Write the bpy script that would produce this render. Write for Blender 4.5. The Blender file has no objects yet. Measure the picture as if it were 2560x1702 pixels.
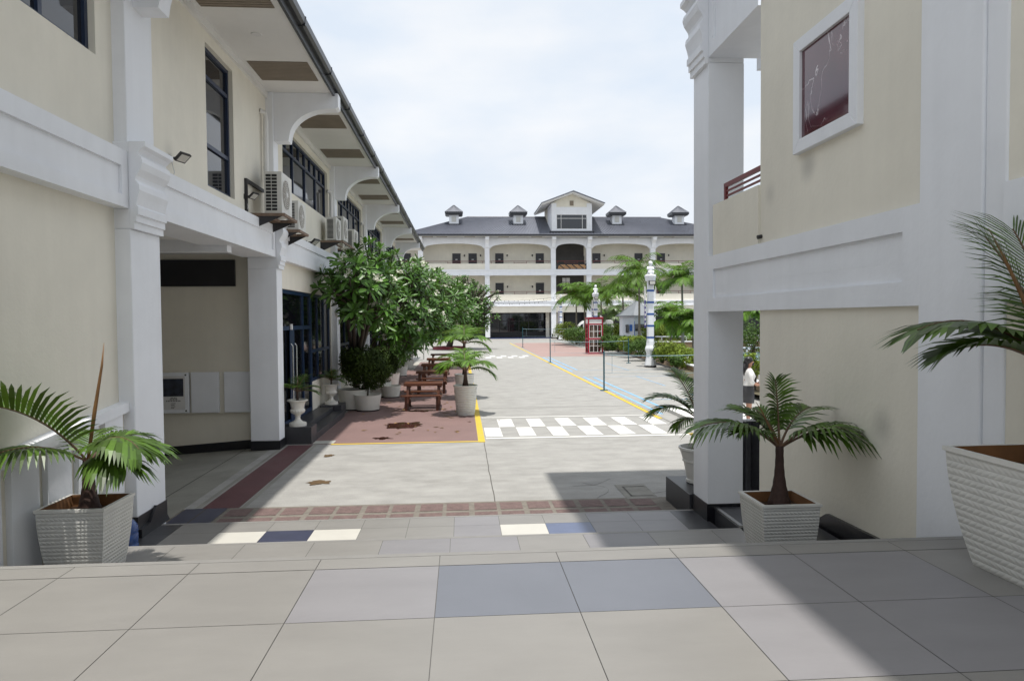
import bpy, math, random
from mathutils import Vector, Matrix, noise
R = math.radians
PI = math.pi
rnd = random.Random(7)

# ------------------------------------------------------------------ camera, sky, sun, exposure
scene = bpy.context.scene
COL = scene.collection
F_PX, CX, CY, CAM_H = 1748.0, 1280.0, 851.0, 2.9
_yaw, _pit, _rol = R(4.14), R(-1.8), R(-0.436)
_fw = Vector((math.sin(_yaw)*math.cos(_pit), math.cos(_yaw)*math.cos(_pit), math.sin(_pit)))
_r0 = Vector((math.cos(_yaw), -math.sin(_yaw), 0)); _u0 = _r0.cross(_fw)
_rt = _r0*math.cos(_rol) + _u0*math.sin(_rol)
_up = -_r0*math.sin(_rol) + _u0*math.cos(_rol)
cam_d = bpy.data.cameras.new('camera'); cam = bpy.data.objects.new('camera', cam_d); COL.objects.link(cam)
cam_d.sensor_width = 36.0; cam_d.lens = 36.0*F_PX/2560.0; cam_d.clip_end = 2000; cam_d.clip_start = 0.05
m = Matrix((( _rt.x, _up.x, -_fw.x, 0), (_rt.y, _up.y, -_fw.y, 0), (_rt.z, _up.z, -_fw.z, CAM_H), (0, 0, 0, 1)))
cam.matrix_world = m
scene.camera = cam

def at(x, y, **k):
    """photo pixel (2560 x 1702) -> the point of that sight line on a measured plane X=, Y= or Z="""
    d = _fw + _rt*((x-CX)/F_PX) - _up*((y-CY)/F_PX)
    (a, v), = k.items(); i = 'XYZ'.index(a); c = (0, 0, CAM_H)
    t = (v-c[i])/d[i]
    return Vector((d.x*t, d.y*t, CAM_H+d.z*t))

SUN_DIR = Vector((-0.055, 0.185, -1.0)).normalized()      # the way the light travels
sun_el = math.asin(-SUN_DIR.z)
sun_az = math.atan2(-SUN_DIR.x, -SUN_DIR.y)               # clockwise from +Y
w = bpy.data.worlds.new('World'); scene.world = w; w.use_nodes = True
nt = w.node_tree; nt.nodes.clear()
def N(nt, t, **kw):
    n = nt.nodes.new(t)
    for k, v in kw.items():
        if k.startswith('i_'): n.inputs[k[2:].replace('_', ' ')].default_value = v
        else: setattr(n, k, v)
    return n
sky = N(nt, 'ShaderNodeTexSky', sky_type='NISHITA', sun_disc=False, sun_elevation=sun_el, sun_rotation=sun_az,
        air_density=1.0, dust_density=2.5, ozone_density=1.0, altitude=10)
bg1 = N(nt, 'ShaderNodeBackground', i_Strength=0.11); nt.links.new(sky.outputs[0], bg1.inputs[0])
tc = N(nt, 'ShaderNodeTexCoord')
mp = N(nt, 'ShaderNodeMapping'); mp.inputs['Scale'].default_value = (1.0, 1.0, 2.6)
nt.links.new(tc.outputs['Generated'], mp.inputs[0])
n1 = N(nt, 'ShaderNodeTexNoise', i_Scale=2.3, i_Detail=7.0, i_Roughness=0.52, i_Distortion=0.35)
nt.links.new(mp.outputs[0], n1.inputs['Vector'])
cr = N(nt, 'ShaderNodeValToRGB'); cr.color_ramp.elements[0].position = 0.33; cr.color_ramp.elements[1].position = 0.66
cr.color_ramp.elements[0].color = (0.92, 0.92, 0.92, 1); cr.color_ramp.elements[1].color = (0.97, 0.97, 0.97, 1)
nt.links.new(n1.outputs[0], cr.inputs[0])
n2 = N(nt, 'ShaderNodeTexNoise', i_Scale=5.0, i_Detail=5.0, i_Roughness=0.5)
nt.links.new(mp.outputs[0], n2.inputs['Vector'])
cr2 = N(nt, 'ShaderNodeValToRGB')
cr2.color_ramp.elements[0].position = 0.35; cr2.color_ramp.elements[0].color = (0.79, 0.875, 0.985, 1)
cr2.color_ramp.elements[1].position = 0.7; cr2.color_ramp.elements[1].color = (0.95, 0.98, 1.02, 1)
nt.links.new(n2.outputs[0], cr2.inputs[0])
bg2 = N(nt, 'ShaderNodeBackground', i_Strength=0.90); nt.links.new(cr2.outputs[0], bg2.inputs[0])
mx = N(nt, 'ShaderNodeMixShader'); nt.links.new(cr.outputs[0], mx.inputs[0])
nt.links.new(bg1.outputs[0], mx.inputs[1]); nt.links.new(bg2.outputs[0], mx.inputs[2])
wo = N(nt, 'ShaderNodeOutputWorld'); nt.links.new(mx.outputs[0], wo.inputs[0])

sd = bpy.data.lights.new('sun', 'SUN'); so = bpy.data.objects.new('sun', sd); COL.objects.link(so)
sd.energy = 4.0; sd.angle = R(1.0); sd.color = (1.0, 0.965, 0.90)
so.rotation_euler = SUN_DIR.to_track_quat('-Z', 'Y').to_euler(); so.location = (5, -10, 40)
vs = scene.view_settings
vs.view_transform = 'Standard'; vs.look = 'None'; vs.exposure = 0.15; vs.gamma = 1.0; vs.use_curve_mapping = False
scene.cycles.max_bounces = 8; scene.cycles.diffuse_bounces = 4; scene.cycles.transparent_max_bounces = 8
scene.cycles.use_denoising = True

# ------------------------------------------------------------------ materials
MATS = {}
def mat(name, col, rough=0.6, var=0.08, scale=2.5, bump=0.0, bscale=60.0, metal=0.0, spec=0.5, streak=0.0,
        stain=0.0, stain_col=None, island=0.0, transl=0.0, stretch=(1, 1, 1), coat=0.0, speck=0.0):
    if name in MATS: return MATS[name]
    m = bpy.data.materials.new(name); m.use_nodes = True; t = m.node_tree; L = t.links.new
    b = t.nodes['Principled BSDF']
    b.inputs['Roughness'].default_value = rough; b.inputs['Metallic'].default_value = metal
    b.inputs['Specular IOR Level'].default_value = spec; b.inputs['Coat Weight'].default_value = coat
    geo = N(t, 'ShaderNodeNewGeometry'); mpn = N(t, 'ShaderNodeMapping'); mpn.inputs['Scale'].default_value = stretch
    L(geo.outputs['Position'], mpn.inputs[0])
    last = N(t, 'ShaderNodeRGB'); last.outputs[0].default_value = (*col, 1); last = last.outputs[0]
    def bright(src, fac_out, lo, hi):
        mr = N(t, 'ShaderNodeMapRange'); mr.inputs[1].default_value = 0.3; mr.inputs[2].default_value = 0.7
        mr.inputs[3].default_value = lo; mr.inputs[4].default_value = hi; L(fac_out, mr.inputs[0])
        mm = N(t, 'ShaderNodeMix', data_type='RGBA', blend_type='MULTIPLY'); mm.inputs[0].default_value = 1
        L(src, mm.inputs[6]); L(mr.outputs[0], mm.inputs[7]); return mm.outputs[2]
    if var:
        n = N(t, 'ShaderNodeTexNoise', i_Scale=scale, i_Detail=6.0, i_Roughness=0.62); L(mpn.outputs[0], n.inputs['Vector'])
        last = bright(last, n.outputs[0], 1-var, 1+var)
    if speck:
        n = N(t, 'ShaderNodeTexNoise', i_Scale=bscale*2, i_Detail=3.0); L(geo.outputs['Position'], n.inputs['Vector'])
        last = bright(last, n.outputs[0], 1-speck, 1+speck)
    if streak:
        ms = N(t, 'ShaderNodeMapping'); ms.inputs['Scale'].default_value = (5, 5, 0.35); L(geo.outputs['Position'], ms.inputs[0])
        n = N(t, 'ShaderNodeTexNoise', i_Scale=1.3, i_Detail=5.0); L(ms.outputs[0], n.inputs['Vector'])
        last = bright(last, n.outputs[0], 1-streak, 1+streak*0.4)
    if stain:
        n = N(t, 'ShaderNodeTexNoise', i_Scale=0.9, i_Detail=8.0, i_Roughness=0.65); L(mpn.outputs[0], n.inputs['Vector'])
        r = N(t, 'ShaderNodeValToRGB'); r.color_ramp.elements[0].position = 0.55; r.color_ramp.elements[1].position = 0.75
        L(n.outputs[0], r.inputs[0])
        mf = N(t, 'ShaderNodeMath', operation='MULTIPLY'); mf.inputs[1].default_value = stain; L(r.outputs[0], mf.inputs[0])
        mm = N(t, 'ShaderNodeMix', data_type='RGBA'); L(mf.outputs[0], mm.inputs[0]); L(last, mm.inputs[6])
        mm.inputs[7].default_value = (*(stain_col or tuple(c*0.55 for c in col)), 1); last = mm.outputs[2]
    if island:
        mr = N(t, 'ShaderNodeMapRange'); mr.inputs[3].default_value = 1-island; mr.inputs[4].default_value = 1+island
        L(geo.outputs['Random Per Island'], mr.inputs[0])
        mm = N(t, 'ShaderNodeMix', data_type='RGBA', blend_type='MULTIPLY'); mm.inputs[0].default_value = 1
        L(last, mm.inputs[6]); L(mr.outputs[0], mm.inputs[7]); last = mm.outputs[2]
    L(last, b.inputs['Base Color'])
    if bump:
        n = N(t, 'ShaderNodeTexNoise', i_Scale=bscale, i_Detail=5.0); L(geo.outputs['Position'], n.inputs['Vector'])
        bp = N(t, 'ShaderNodeBump', i_Strength=bump, i_Distance=0.02); L(n.outputs[0], bp.inputs['Height'])
        L(bp.outputs[0], b.inputs['Normal'])
    if transl:
        tr = N(t, 'ShaderNodeBsdfTranslucent'); mm = N(t, 'ShaderNodeMixShader'); mm.inputs[0].default_value = transl
        hs = N(t, 'ShaderNodeHueSaturation'); hs.inputs['Value'].default_value = 1.6; hs.inputs['Hue'].default_value = 0.48
        L(last, hs.inputs['Color']); L(hs.outputs[0], tr.inputs[0])
        L(b.outputs[0], mm.inputs[1]); L(tr.outputs[0], mm.inputs[2])
        L(mm.outputs[0], t.nodes['Material Output'].inputs[0])
    MATS[name] = m; return m

M_cream = mat('cream_stucco', (0.785, 0.745, 0.645), 0.8, 0.06, 0.7, 0.15, 22, streak=0.022, stain=0.35, stain_col=(0.66, 0.63, 0.545))
M_white = mat('white_painted_render', (0.82, 0.835, 0.87), 0.65, 0.05, 0.9, 0.12, 18, streak=0.025, stain=0.25, stain_col=(0.72, 0.73, 0.75))
M_soffit = mat('soffit_white', (0.74, 0.73, 0.71), 0.7, 0.04, 1.0, 0.08, 20)
M_ventslat = mat('soffit_vent_tan', (0.23, 0.19, 0.145), 0.7, 0.1, 3)
M_roofdark = mat('roof_dark_metal', (0.13, 0.138, 0.168), 0.45, 0.12, 0.8, spec=0.5, stain=0.3, stain_col=(0.15, 0.15, 0.17))
M_gutter = mat('gutter_black', (0.025, 0.026, 0.032), 0.35, 0.2, 4)
M_glass = mat('dark_window_glass', (0.012, 0.014, 0.02), 0.04, 0.0, spec=0.9)
M_glass2 = mat('deep_black_glass', (0.006, 0.007, 0.01), 0.06, 0.0, spec=0.35)
M_frame = mat('navy_window_frame', (0.012, 0.024, 0.06), 0.4, 0.1, 5)
M_frame2 = mat('blue_shop_frame', (0.010, 0.030, 0.080), 0.35, 0.1, 5)
M_black = mat('black_skirting', (0.012, 0.012, 0.016), 0.3, 0.2, 3)
M_conc = mat('court_concrete', (0.315, 0.307, 0.290), 0.85, 0.15, 1.9, 0.35, 40, stain=0.75, stain_col=(0.225, 0.217, 0.20), stretch=(0.8, 1.4, 1), speck=0.16)
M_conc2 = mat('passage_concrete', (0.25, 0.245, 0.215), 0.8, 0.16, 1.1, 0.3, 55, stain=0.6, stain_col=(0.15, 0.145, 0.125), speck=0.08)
M_red = mat('red_stamped_walk', (0.205, 0.130, 0.120), 0.75, 0.10, 0.8, 0.25, 60, stain=0.4, stain_col=(0.17, 0.11, 0.10), speck=0.07)
M_red2 = mat('deep_red_strip', (0.105, 0.042, 0.046), 0.65, 0.18, 1.6, 0.25, 60, stain=0.6, stain_col=(0.11, 0.075, 0.07), speck=0.1)
M_pink = mat('pink_court_paint', (0.34, 0.235, 0.215), 0.8, 0.12, 0.6, 0.15, 60, stain=0.5, stain_col=(0.33, 0.25, 0.22), stretch=(0.5, 2, 1))
M_yellow = mat('yellow_line_paint', (0.60, 0.425, 0.04), 0.7, 0.08, 5, stain=0.35, stain_col=(0.45, 0.34, 0.16))
M_wline = mat('white_line_paint', (0.66, 0.65, 0.62), 0.75, 0.07, 4, stain=0.3, stain_col=(0.45, 0.44, 0.40), speck=0.06)
M_bline = mat('pale_blue_line_paint', (0.20, 0.42, 0.66), 0.8, 0.2, 3, stain=0.6, stain_col=(0.34, 0.34, 0.33))
M_crack = mat('joint_dark', (0.10, 0.095, 0.085), 0.9, 0.2, 5)
M_grout = mat('grout', (0.115, 0.112, 0.108), 0.9, 0.1, 5)
M_tb = mat('tile_beige', (0.232, 0.222, 0.208), 0.42, 0.07, 2.6, 0.03, 150, speck=0.04, island=0.04, stain=0.35, stain_col=(0.205, 0.196, 0.183), stretch=(0.6, 1.4, 1))
M_tl = mat('tile_lavender', (0.226, 0.218, 0.226), 0.42, 0.07, 2.6, 0.03, 150, speck=0.04, island=0.04, stain=0.35, stain_col=(0.20, 0.193, 0.20), stretch=(0.6, 1.4, 1))
M_tbl = mat('tile_bluegrey', (0.145, 0.154, 0.180), 0.45, 0.05, 2, 0.04, 150, speck=0.10)
M_tw = mat('tile_white', (0.55, 0.53, 0.48), 0.4, 0.05, 2)
M_tn = mat('tile_navy', (0.042, 0.047, 0.082), 0.35, 0.15, 4)
M_tblue = mat('tile_blue', (0.105, 0.13, 0.215), 0.35, 0.1, 4)
M_tdark = mat('tile_charcoal', (0.055, 0.055, 0.06), 0.35, 0.12, 3)
M_nosing = mat('step_nosing', (0.23, 0.222, 0.21), 0.5, 0.06, 6)
M_alu = mat('aluminium', (0.6, 0.6, 0.6), 0.25, 0.05, 8, metal=0.9)
M_pot = mat('white_planter_glaze', (0.70, 0.69, 0.65), 0.38, 0.04, 4, streak=0.05)
M_potw = mat('white_pot_paint', (0.74, 0.72, 0.66), 0.45, 0.05, 4, streak=0.06)
M_soil = mat('soil', (0.07, 0.035, 0.018), 0.95, 0.35, 9, 0.6, 40)
M_rust = mat('planter_inside', (0.19, 0.085, 0.03), 0.85, 0.2, 5)
M_bark = mat('palm_bark_dark', (0.055, 0.028, 0.022), 0.75, 0.3, 12, 0.5, 30)
M_barkg = mat('palm_bark_grey', (0.20, 0.18, 0.14), 0.85, 0.25, 6, 0.5, 25)
M_branch = mat('branch_bark', (0.065, 0.052, 0.040), 0.85, 0.3, 8, 0.5, 30)
M_rachis = mat('frond_stalk', (0.13, 0.075, 0.045), 0.5, 0.2, 8)
M_palm = mat('palm_leaf', (0.060, 0.120, 0.012), 0.38, 0.25, 3, island=0.45, transl=0.12)
M_palmf = mat('court_palm_leaf', (0.085, 0.175, 0.018), 0.5, 0.25, 2, island=0.45, transl=0.22, spec=0.25)
M_spear = mat('palm_spear', (0.20, 0.10, 0.035), 0.5, 0.2, 8)
M_plum = mat('plumeria_leaf', (0.066, 0.158, 0.020), 0.42, 0.2, 2, island=0.40, transl=0.12)
M_flower = mat('plumeria_flower', (0.78, 0.76, 0.66), 0.6, 0.05, 8, transl=0.2)
M_bush = mat('topiary_leaf', (0.034, 0.058, 0.008), 0.65, 0.3, 3, island=0.5, transl=0.08, spec=0.2)
M_bushy = mat('hedge_leaf_yellow', (0.15, 0.21, 0.025), 0.6, 0.3, 2, island=0.5, transl=0.2, spec=0.25)
M_bushg = mat('hedge_leaf_green', (0.065, 0.125, 0.024), 0.6, 0.3, 2, island=0.5, transl=0.18, spec=0.25)
M_wood = mat('red_brown_timber', (0.105, 0.034, 0.016), 0.42, 0.3, 6, 0.15, 40, stretch=(0.4, 2, 2))
M_acw = mat('aircon_white', (0.66, 0.65, 0.61), 0.45, 0.05, 6, streak=0.1)
M_acd = mat('aircon_dark', (0.02, 0.02, 0.02), 0.6, 0.2, 5)
M_iron = mat('dark_iron', (0.025, 0.024, 0.026), 0.55, 0.3, 6)
M_rusty = mat('rusty_shelf', (0.20, 0.14, 0.10), 0.8, 0.3, 8)
M_lampw = mat('lamp_reflector', (0.55, 0.54, 0.50), 0.3, 0.1, 8)
M_purple = mat('red_marble', (0.085, 0.018, 0.030), 0.07, 0.25, 2.5, spec=0.75, coat=0.25)
M_redrail = mat('dark_red_rail', (0.17, 0.026, 0.028), 0.4, 0.1, 5)
M_boothred = mat('booth_red', (0.36, 0.012, 0.035), 0.4, 0.1, 3)
M_bluep = mat('band_blue', (0.02, 0.09, 0.34), 0.5, 0.1, 4)
M_bluel = mat('hut_blue', (0.03, 0.14, 0.50), 0.5, 0.1, 4)
M_indigo = mat('banner_indigo', (0.06, 0.05, 0.22), 0.6, 0.1, 4)
M_teal = mat('post_teal', (0.012, 0.085, 0.11), 0.5, 0.1, 5)
M_cord = mat('net_cord', (0.22, 0.33, 0.38), 0.7, 0.1, 5)
M_tan = mat('wall_tan_stone', (0.36, 0.25, 0.16), 0.8, 0.2, 3, 0.4, 12, stain=0.4)
M_hutroof = mat('hut_roof_grey', (0.20, 0.215, 0.24), 0.55, 0.1, 3)
M_carw = mat('white_car_paint', (0.78, 0.78, 0.78), 0.22, 0.02, 2, coat=0.5)
M_tyre = mat('tyre', (0.02, 0.02, 0.02), 0.8, 0.1, 9)
M_skin = mat('skin', (0.42, 0.22, 0.15), 0.55, 0.05, 9)
M_hair = mat('black_hair', (0.010, 0.009, 0.010), 0.4, 0.2, 9)
M_blouse = mat('white_blouse', (0.72, 0.71, 0.70), 0.75, 0.05, 9)
M_skirt = mat('charcoal_skirt', (0.045, 0.045, 0.05), 0.7, 0.2, 9)
M_shoe = mat('black_leather', (0.015, 0.015, 0.015), 0.4, 0.1, 9)
M_cloth = mat('dark_cloth', (0.035, 0.036, 0.042), 0.85, 0.3, 6)
M_jug = mat('blue_water_jug', (0.025, 0.07, 0.24), 0.2, 0.1, 6, spec=0.6)
M_water = mat('pool_water', (0.05, 0.22, 0.36), 0.08, 0.1, 2, 0.05, 6, spec=0.6)
M_garden = mat('garden_soil', (0.10, 0.085, 0.05), 0.95, 0.3, 2, 0.4, 20, stain=0.6, stain_col=(0.06, 0.10, 0.03))
M_puddle = mat('puddle_stain', (0.055, 0.022, 0.018), 0.08, 0.2, 3, spec=0.7)
M_stain = mat('brown_stain', (0.12, 0.075, 0.035), 0.5, 0.35, 8)
M_smudge = mat('grey_smudge', (0.235, 0.225, 0.20), 0.85, 0.2, 3)
M_ochre = mat('tan_lattice', (0.48, 0.27, 0.13), 0.7, 0.1, 4)
M_bluefloor = mat('lobby_floor_blue', (0.02, 0.035, 0.12), 0.3, 0.1, 1)
M_interior = mat('interior_painted_shade', (0.06, 0.055, 0.05), 0.8, 0.2, 1)  # dimness of indoor spaces put into a dark base colour
M_poster = mat('poster_photo', (0.03, 0.035, 0.055), 0.3, 0.5, 9)
M_paper = mat('paper_white', (0.70, 0.69, 0.68), 0.6, 0.04, 5)
M_ink = mat('ink', (0.01, 0.01, 0.012), 0.6, 0.0)
M_purple_tile = mat('leaf_block_red', (0.150, 0.100, 0.092), 0.85, 0.22, 9, 0.5, 45)
M_blockc = mat('block_concrete', (0.185, 0.165, 0.14), 0.9, 0.2, 7, 0.4, 50)
M_plinth = mat('plinth_grey_tile', (0.045, 0.046, 0.052), 0.4, 0.15, 3)
M_lawn = mat('grass_green', (0.05, 0.09, 0.02), 0.9, 0.3, 3)

# marble veins on the dark red stone
def veins(m):
    t = m.node_tree; L = t.links.new; b = t.nodes['Principled BSDF']
    src = b.inputs['Base Color'].links[0].from_socket
    g = N(t, 'ShaderNodeNewGeometry'); mpn = N(t, 'ShaderNodeMapping'); mpn.inputs['Rotation'].default_value = (0.6, 0.3, 0.2)
    L(g.outputs['Position'], mpn.inputs[0])
    n = N(t, 'ShaderNodeTexNoise', i_Scale=2.2, i_Detail=4.0, i_Roughness=0.6, i_Distortion=0.8); L(mpn.outputs[0], n.inputs['Vector'])
    s = N(t, 'ShaderNodeMath', operation='SUBTRACT'); s.inputs[1].default_value = 0.5; L(n.outputs[0], s.inputs[0])
    a = N(t, 'ShaderNodeMath', operation='ABSOLUTE'); L(s.outputs[0], a.inputs[0])
    r = N(t, 'ShaderNodeValToRGB'); r.color_ramp.elements[0].position = 0.0; r.color_ramp.elements[1].position = 0.012
    r.color_ramp.elements[0].color = (1, 1, 1, 1); r.color_ramp.elements[1].color = (0, 0, 0, 1); L(a.outputs[0], r.inputs[0])
    n3 = N(t, 'ShaderNodeTexNoise', i_Scale=3.0, i_Detail=3.0); L(g.outputs['Position'], n3.inputs['Vector'])
    r3 = N(t, 'ShaderNodeValToRGB'); r3.color_ramp.elements[0].position = 0.45; r3.color_ramp.elements[1].position = 0.62; L(n3.outputs[0], r3.inputs[0])
    mu = N(t, 'ShaderNodeMath', operation='MULTIPLY'); L(r.outputs[0], mu.inputs[0]); L(r3.outputs[0], mu.inputs[1])
    mm = N(t, 'ShaderNodeMix', data_type='RGBA'); L(mu.outputs[0], mm.inputs[0]); L(src, mm.inputs[6]); mm.inputs[7].default_value = (0.65, 0.6, 0.62, 1)
    L(mm.outputs[2], b.inputs['Base Color'])
veins(M_purple)

# soft grimy smudges on the cream wall, each at its own place
def smudges(m, spots, dark=(0.36, 0.345, 0.31)):
    t = m.node_tree; L = t.links.new; b = t.nodes['Principled BSDF']; g = N(t, 'ShaderNodeNewGeometry')
    last = b.inputs['Base Color'].links[0].from_socket
    for p, r, k in spots:
        d = N(t, 'ShaderNodeVectorMath', operation='DISTANCE'); d.inputs[1].default_value = tuple(p); L(g.outputs['Position'], d.inputs[0])
        mr = N(t, 'ShaderNodeMapRange', interpolation_type='SMOOTHSTEP'); mr.inputs[1].default_value = r; mr.inputs[2].default_value = 0.0; mr.inputs[3].default_value = 0.0; mr.inputs[4].default_value = k
        L(d.outputs['Value'], mr.inputs[0])
        mm = N(t, 'ShaderNodeMix', data_type='RGBA'); L(mr.outputs[0], mm.inputs[0]); L(last, mm.inputs[6]); mm.inputs[7].default_value = (*dark, 1); last = mm.outputs[2]
    L(last, b.inputs['Base Color'])
smudges(M_cream, [(at(2020, 415, X=3.305), .22, .55), (at(2205, 1062, X=3.305), .20, .45), (at(1925, 485, X=3.305), .18, .3), (at(645, 455, X=-4.28), .55, .85), (at(425, 765, X=-4.28), .3, .25)])

# woven rope relief on the square planters: a bump running in rows round the pot
def rope(m):
    t = m.node_tree; L = t.links.new; b = t.nodes['Principled BSDF']
    uv = N(t, 'ShaderNodeUVMap'); sp = N(t, 'ShaderNodeSeparateXYZ'); L(uv.outputs[0], sp.inputs[0])
    def math_(op, a, b_=None, v=None):
        n = N(t, 'ShaderNodeMath', operation=op); L(a, n.inputs[0])
        if b_ is not None: L(b_, n.inputs[1])
        if v is not None: n.inputs[1].default_value = v
        return n.outputs[0]
    vr = math_('MULTIPLY', sp.outputs[1], v=1.0)
    fr = math_('FRACT', vr); tri = math_('ABSOLUTE', math_('SUBTRACT', fr, v=0.5))       # 0 mid row .. 0.5 row edge
    row = math_('FLOOR', vr); par = math_('MODULO', row, v=2.0)
    sgn = math_('SUBTRACT', math_('MULTIPLY', par, v=2.0), v=1.0)
    sh = math_('MULTIPLY', math_('MULTIPLY', sgn, fr), v=0.9)
    uu = math_('FRACT', math_('ADD', math_('MULTIPLY', sp.outputs[0], v=1.0), sh))
    lob = math_('SINE', math_('MULTIPLY', uu, v=PI))
    prof = math_('SQRT', math_('MAXIMUM', math_('SUBTRACT', math_('MULTIPLY', tri, v=-2.0), v=-1.0), v=0.0))
    h = math_('MULTIPLY', prof, math_('ADD', math_('MULTIPLY', lob, v=0.45), v=0.55))
    bp = N(t, 'ShaderNodeBump', i_Strength=0.55, i_Distance=0.012); L(h, bp.inputs['Height']); L(bp.outputs[0], b.inputs['Normal'])
M_rope = mat('woven_planter_glaze', (0.66, 0.655, 0.62), 0.40, 0.04, 4, streak=0.05); rope(M_rope)

# ------------------------------------------------------------------ mesh helpers
class MB:
    def __init__(s): s.v = []; s.f = []; s.m = []; s.uv = {}
    def face(s, pts, m=0, uv=None):
        i = len(s.v); s.v.extend(Vector(p) for p in pts); s.f.append(tuple(range(i, i+len(pts)))); s.m.append(m)
        if uv: s.uv[len(s.f)-1] = uv
    def box(s, x0, x1, y0, y1, z0, z1, m=0):
        i = len(s.v)
        s.v += [Vector(p) for p in ((x0, y0, z0), (x1, y0, z0), (x1, y1, z0), (x0, y1, z0), (x0, y0, z1), (x1, y0, z1), (x1, y1, z1), (x0, y1, z1))]
        s.f += [(i, i+3, i+2, i+1), (i+4, i+5, i+6, i+7), (i, i+1, i+5, i+4), (i+1, i+2, i+6, i+5), (i+2, i+3, i+7, i+6), (i+3, i, i+4, i+7)]
        s.m += [m]*6
    def prism(s, prof, axis, a, b, m=0):
        """polygon extruded along an axis; prof gives the two other coordinates in order"""
        def P(p, t): return {'x': (t, p[0], p[1]), 'y': (p[0], t, p[1]), 'z': (p[0], p[1], t)}[axis]
        n = len(prof); i = len(s.v)
        s.v += [Vector(P(p, a)) for p in prof] + [Vector(P(p, b)) for p in prof]
        s.f += [tuple(range(i, i+n)), tuple(range(i+2*n-1, i+n-1, -1))]; s.m += [m, m]
        for k in range(n):
            k2 = (k+1) % n; s.f.append((i+k, i+k+n, i+k2+n, i+k2)); s.m.append(m)
    def tube(s, pts, rad, n=8, m=0, cap=True):
        pts = [Vector(p) for p in pts]
        if not hasattr(rad, '__len__'): rad = [rad]*len(pts)
        i0 = len(s.v); d0 = None
        for k, p in enumerate(pts):
            d = (pts[min(k+1, len(pts)-1)]-pts[max(k-1, 0)])
            if d.length < 1e-9: d = Vector((0, 0, 1))
            d.normalize()
            ref = Vector((0, 0, 1)) if abs(d.z) < 0.9 else Vector((1, 0, 0))
            a = d.cross(ref).normalized()
            if d0 is not None and a.dot(d0) < 0: a = -a
            if d0 is not None and abs(a.dot(d0)) < 0.5:
                a = (d0 - d*d0.dot(d)).normalized()
            d0 = a; b = d.cross(a)
            for j in range(n):
                t = 2*PI*j/n; s.v.append(p+(a*math.cos(t)+b*math.sin(t))*rad[k])
        for k in range(len(pts)-1):
            for j in range(n):
                j2 = (j+1) % n; o = i0+k*n
                s.f.append((o+j, o+j2, o+n+j2, o+n+j)); s.m.append(m)
        if cap:
            s.f.append(tuple(i0+j for j in reversed(range(n)))); s.m.append(m)
            s.f.append(tuple(i0+(len(pts)-1)*n+j for j in range(n))); s.m.append(m)
    def lathe(s, prof, c=(0, 0, 0), n=24, m=0, rot=0.0, fl=None):
        i0 = len(s.v)
        for k, (r, z) in enumerate(prof):
            for j in range(n):
                t = 2*PI*j/n+rot; rr = r*(fl(k, j, n) if fl else 1)
                s.v.append(Vector((c[0]+rr*math.cos(t), c[1]+rr*math.sin(t), c[2]+z)))
        for k in range(len(prof)-1):
            for j in range(n):
                j2 = (j+1) % n; o = i0+k*n
                s.f.append((o+j, o+j2, o+n+j2, o+n+j)); s.m.append(m)
        s.f.append(tuple(i0+j for j in reversed(range(n)))); s.m.append(m)
        s.f.append(tuple(i0+(len(prof)-1)*n+j for j in range(n))); s.m.append(m)
    def blob(s, c, r, nu=12, nv=8, m=0, jit=0.0, sc=1.0):
        i0 = len(s.v)
        for k in range(nv+1):
            th = PI*k/nv
            for j in range(nu):
                ph = 2*PI*j/nu; d = Vector((math.sin(th)*math.cos(ph), math.sin(th)*math.sin(ph), math.cos(th)))
                q = 1+(noise.noise(d*sc+Vector(c))*jit if jit else 0)
                s.v.append(Vector((c[0]+d.x*r[0]*q, c[1]+d.y*r[1]*q, c[2]+d.z*r[2]*q)))
        for k in range(nv):
            for j in range(nu):
                j2 = (j+1) % nu; s.f.append((i0+k*nu+j, i0+(k+1)*nu+j, i0+(k+1)*nu+j2, i0+k*nu+j2)); s.m.append(m)

def wloc(o):
    p = Vector((0, 0, 0))
    while o is not None: p += o.location; o = o.parent
    return p

def O(name, mb, mats, parent=None, smooth=False, bevel=0.0, world=True, loc=None, auto=None):
    """link a mesh; with a parent, mesh coordinates given in world space become the parent's"""
    if not isinstance(mats, (list, tuple)): mats = [mats]
    me = bpy.data.meshes.new(name)
    off = wloc(parent) if (parent is not None and world) else Vector((0, 0, 0))
    if loc is not None: off = Vector(loc)
    me.from_pydata([tuple(v-off) for v in mb.v], [], mb.f); me.update()
    for mm in mats: me.materials.append(mm)
    me.polygons.foreach_set('material_index', mb.m)
    if mb.uv:
        ul = me.uv_layers.new(name='UVMap')
        for fi, uvs in mb.uv.items():
            for k, li in enumerate(me.polygons[fi].loop_indices): ul.data[li].uv = uvs[k]
    if smooth: me.polygons.foreach_set('use_smooth', [True]*len(me.polygons))
    if auto:
        me.polygons.foreach_set('use_smooth', [True]*len(me.polygons))
        me.set_sharp_from_angle(angle=R(auto))
    o = bpy.data.objects.new(name, me); COL.objects.link(o)
    if loc is not None: o.location = loc
    if parent is not None: o.parent = parent
    if bevel:
        bv = o.modifiers.new('bevel', 'BEVEL'); bv.width = bevel; bv.segments = 2; bv.limit_method = 'ANGLE'; bv.angle_limit = R(40)
    return o

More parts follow.
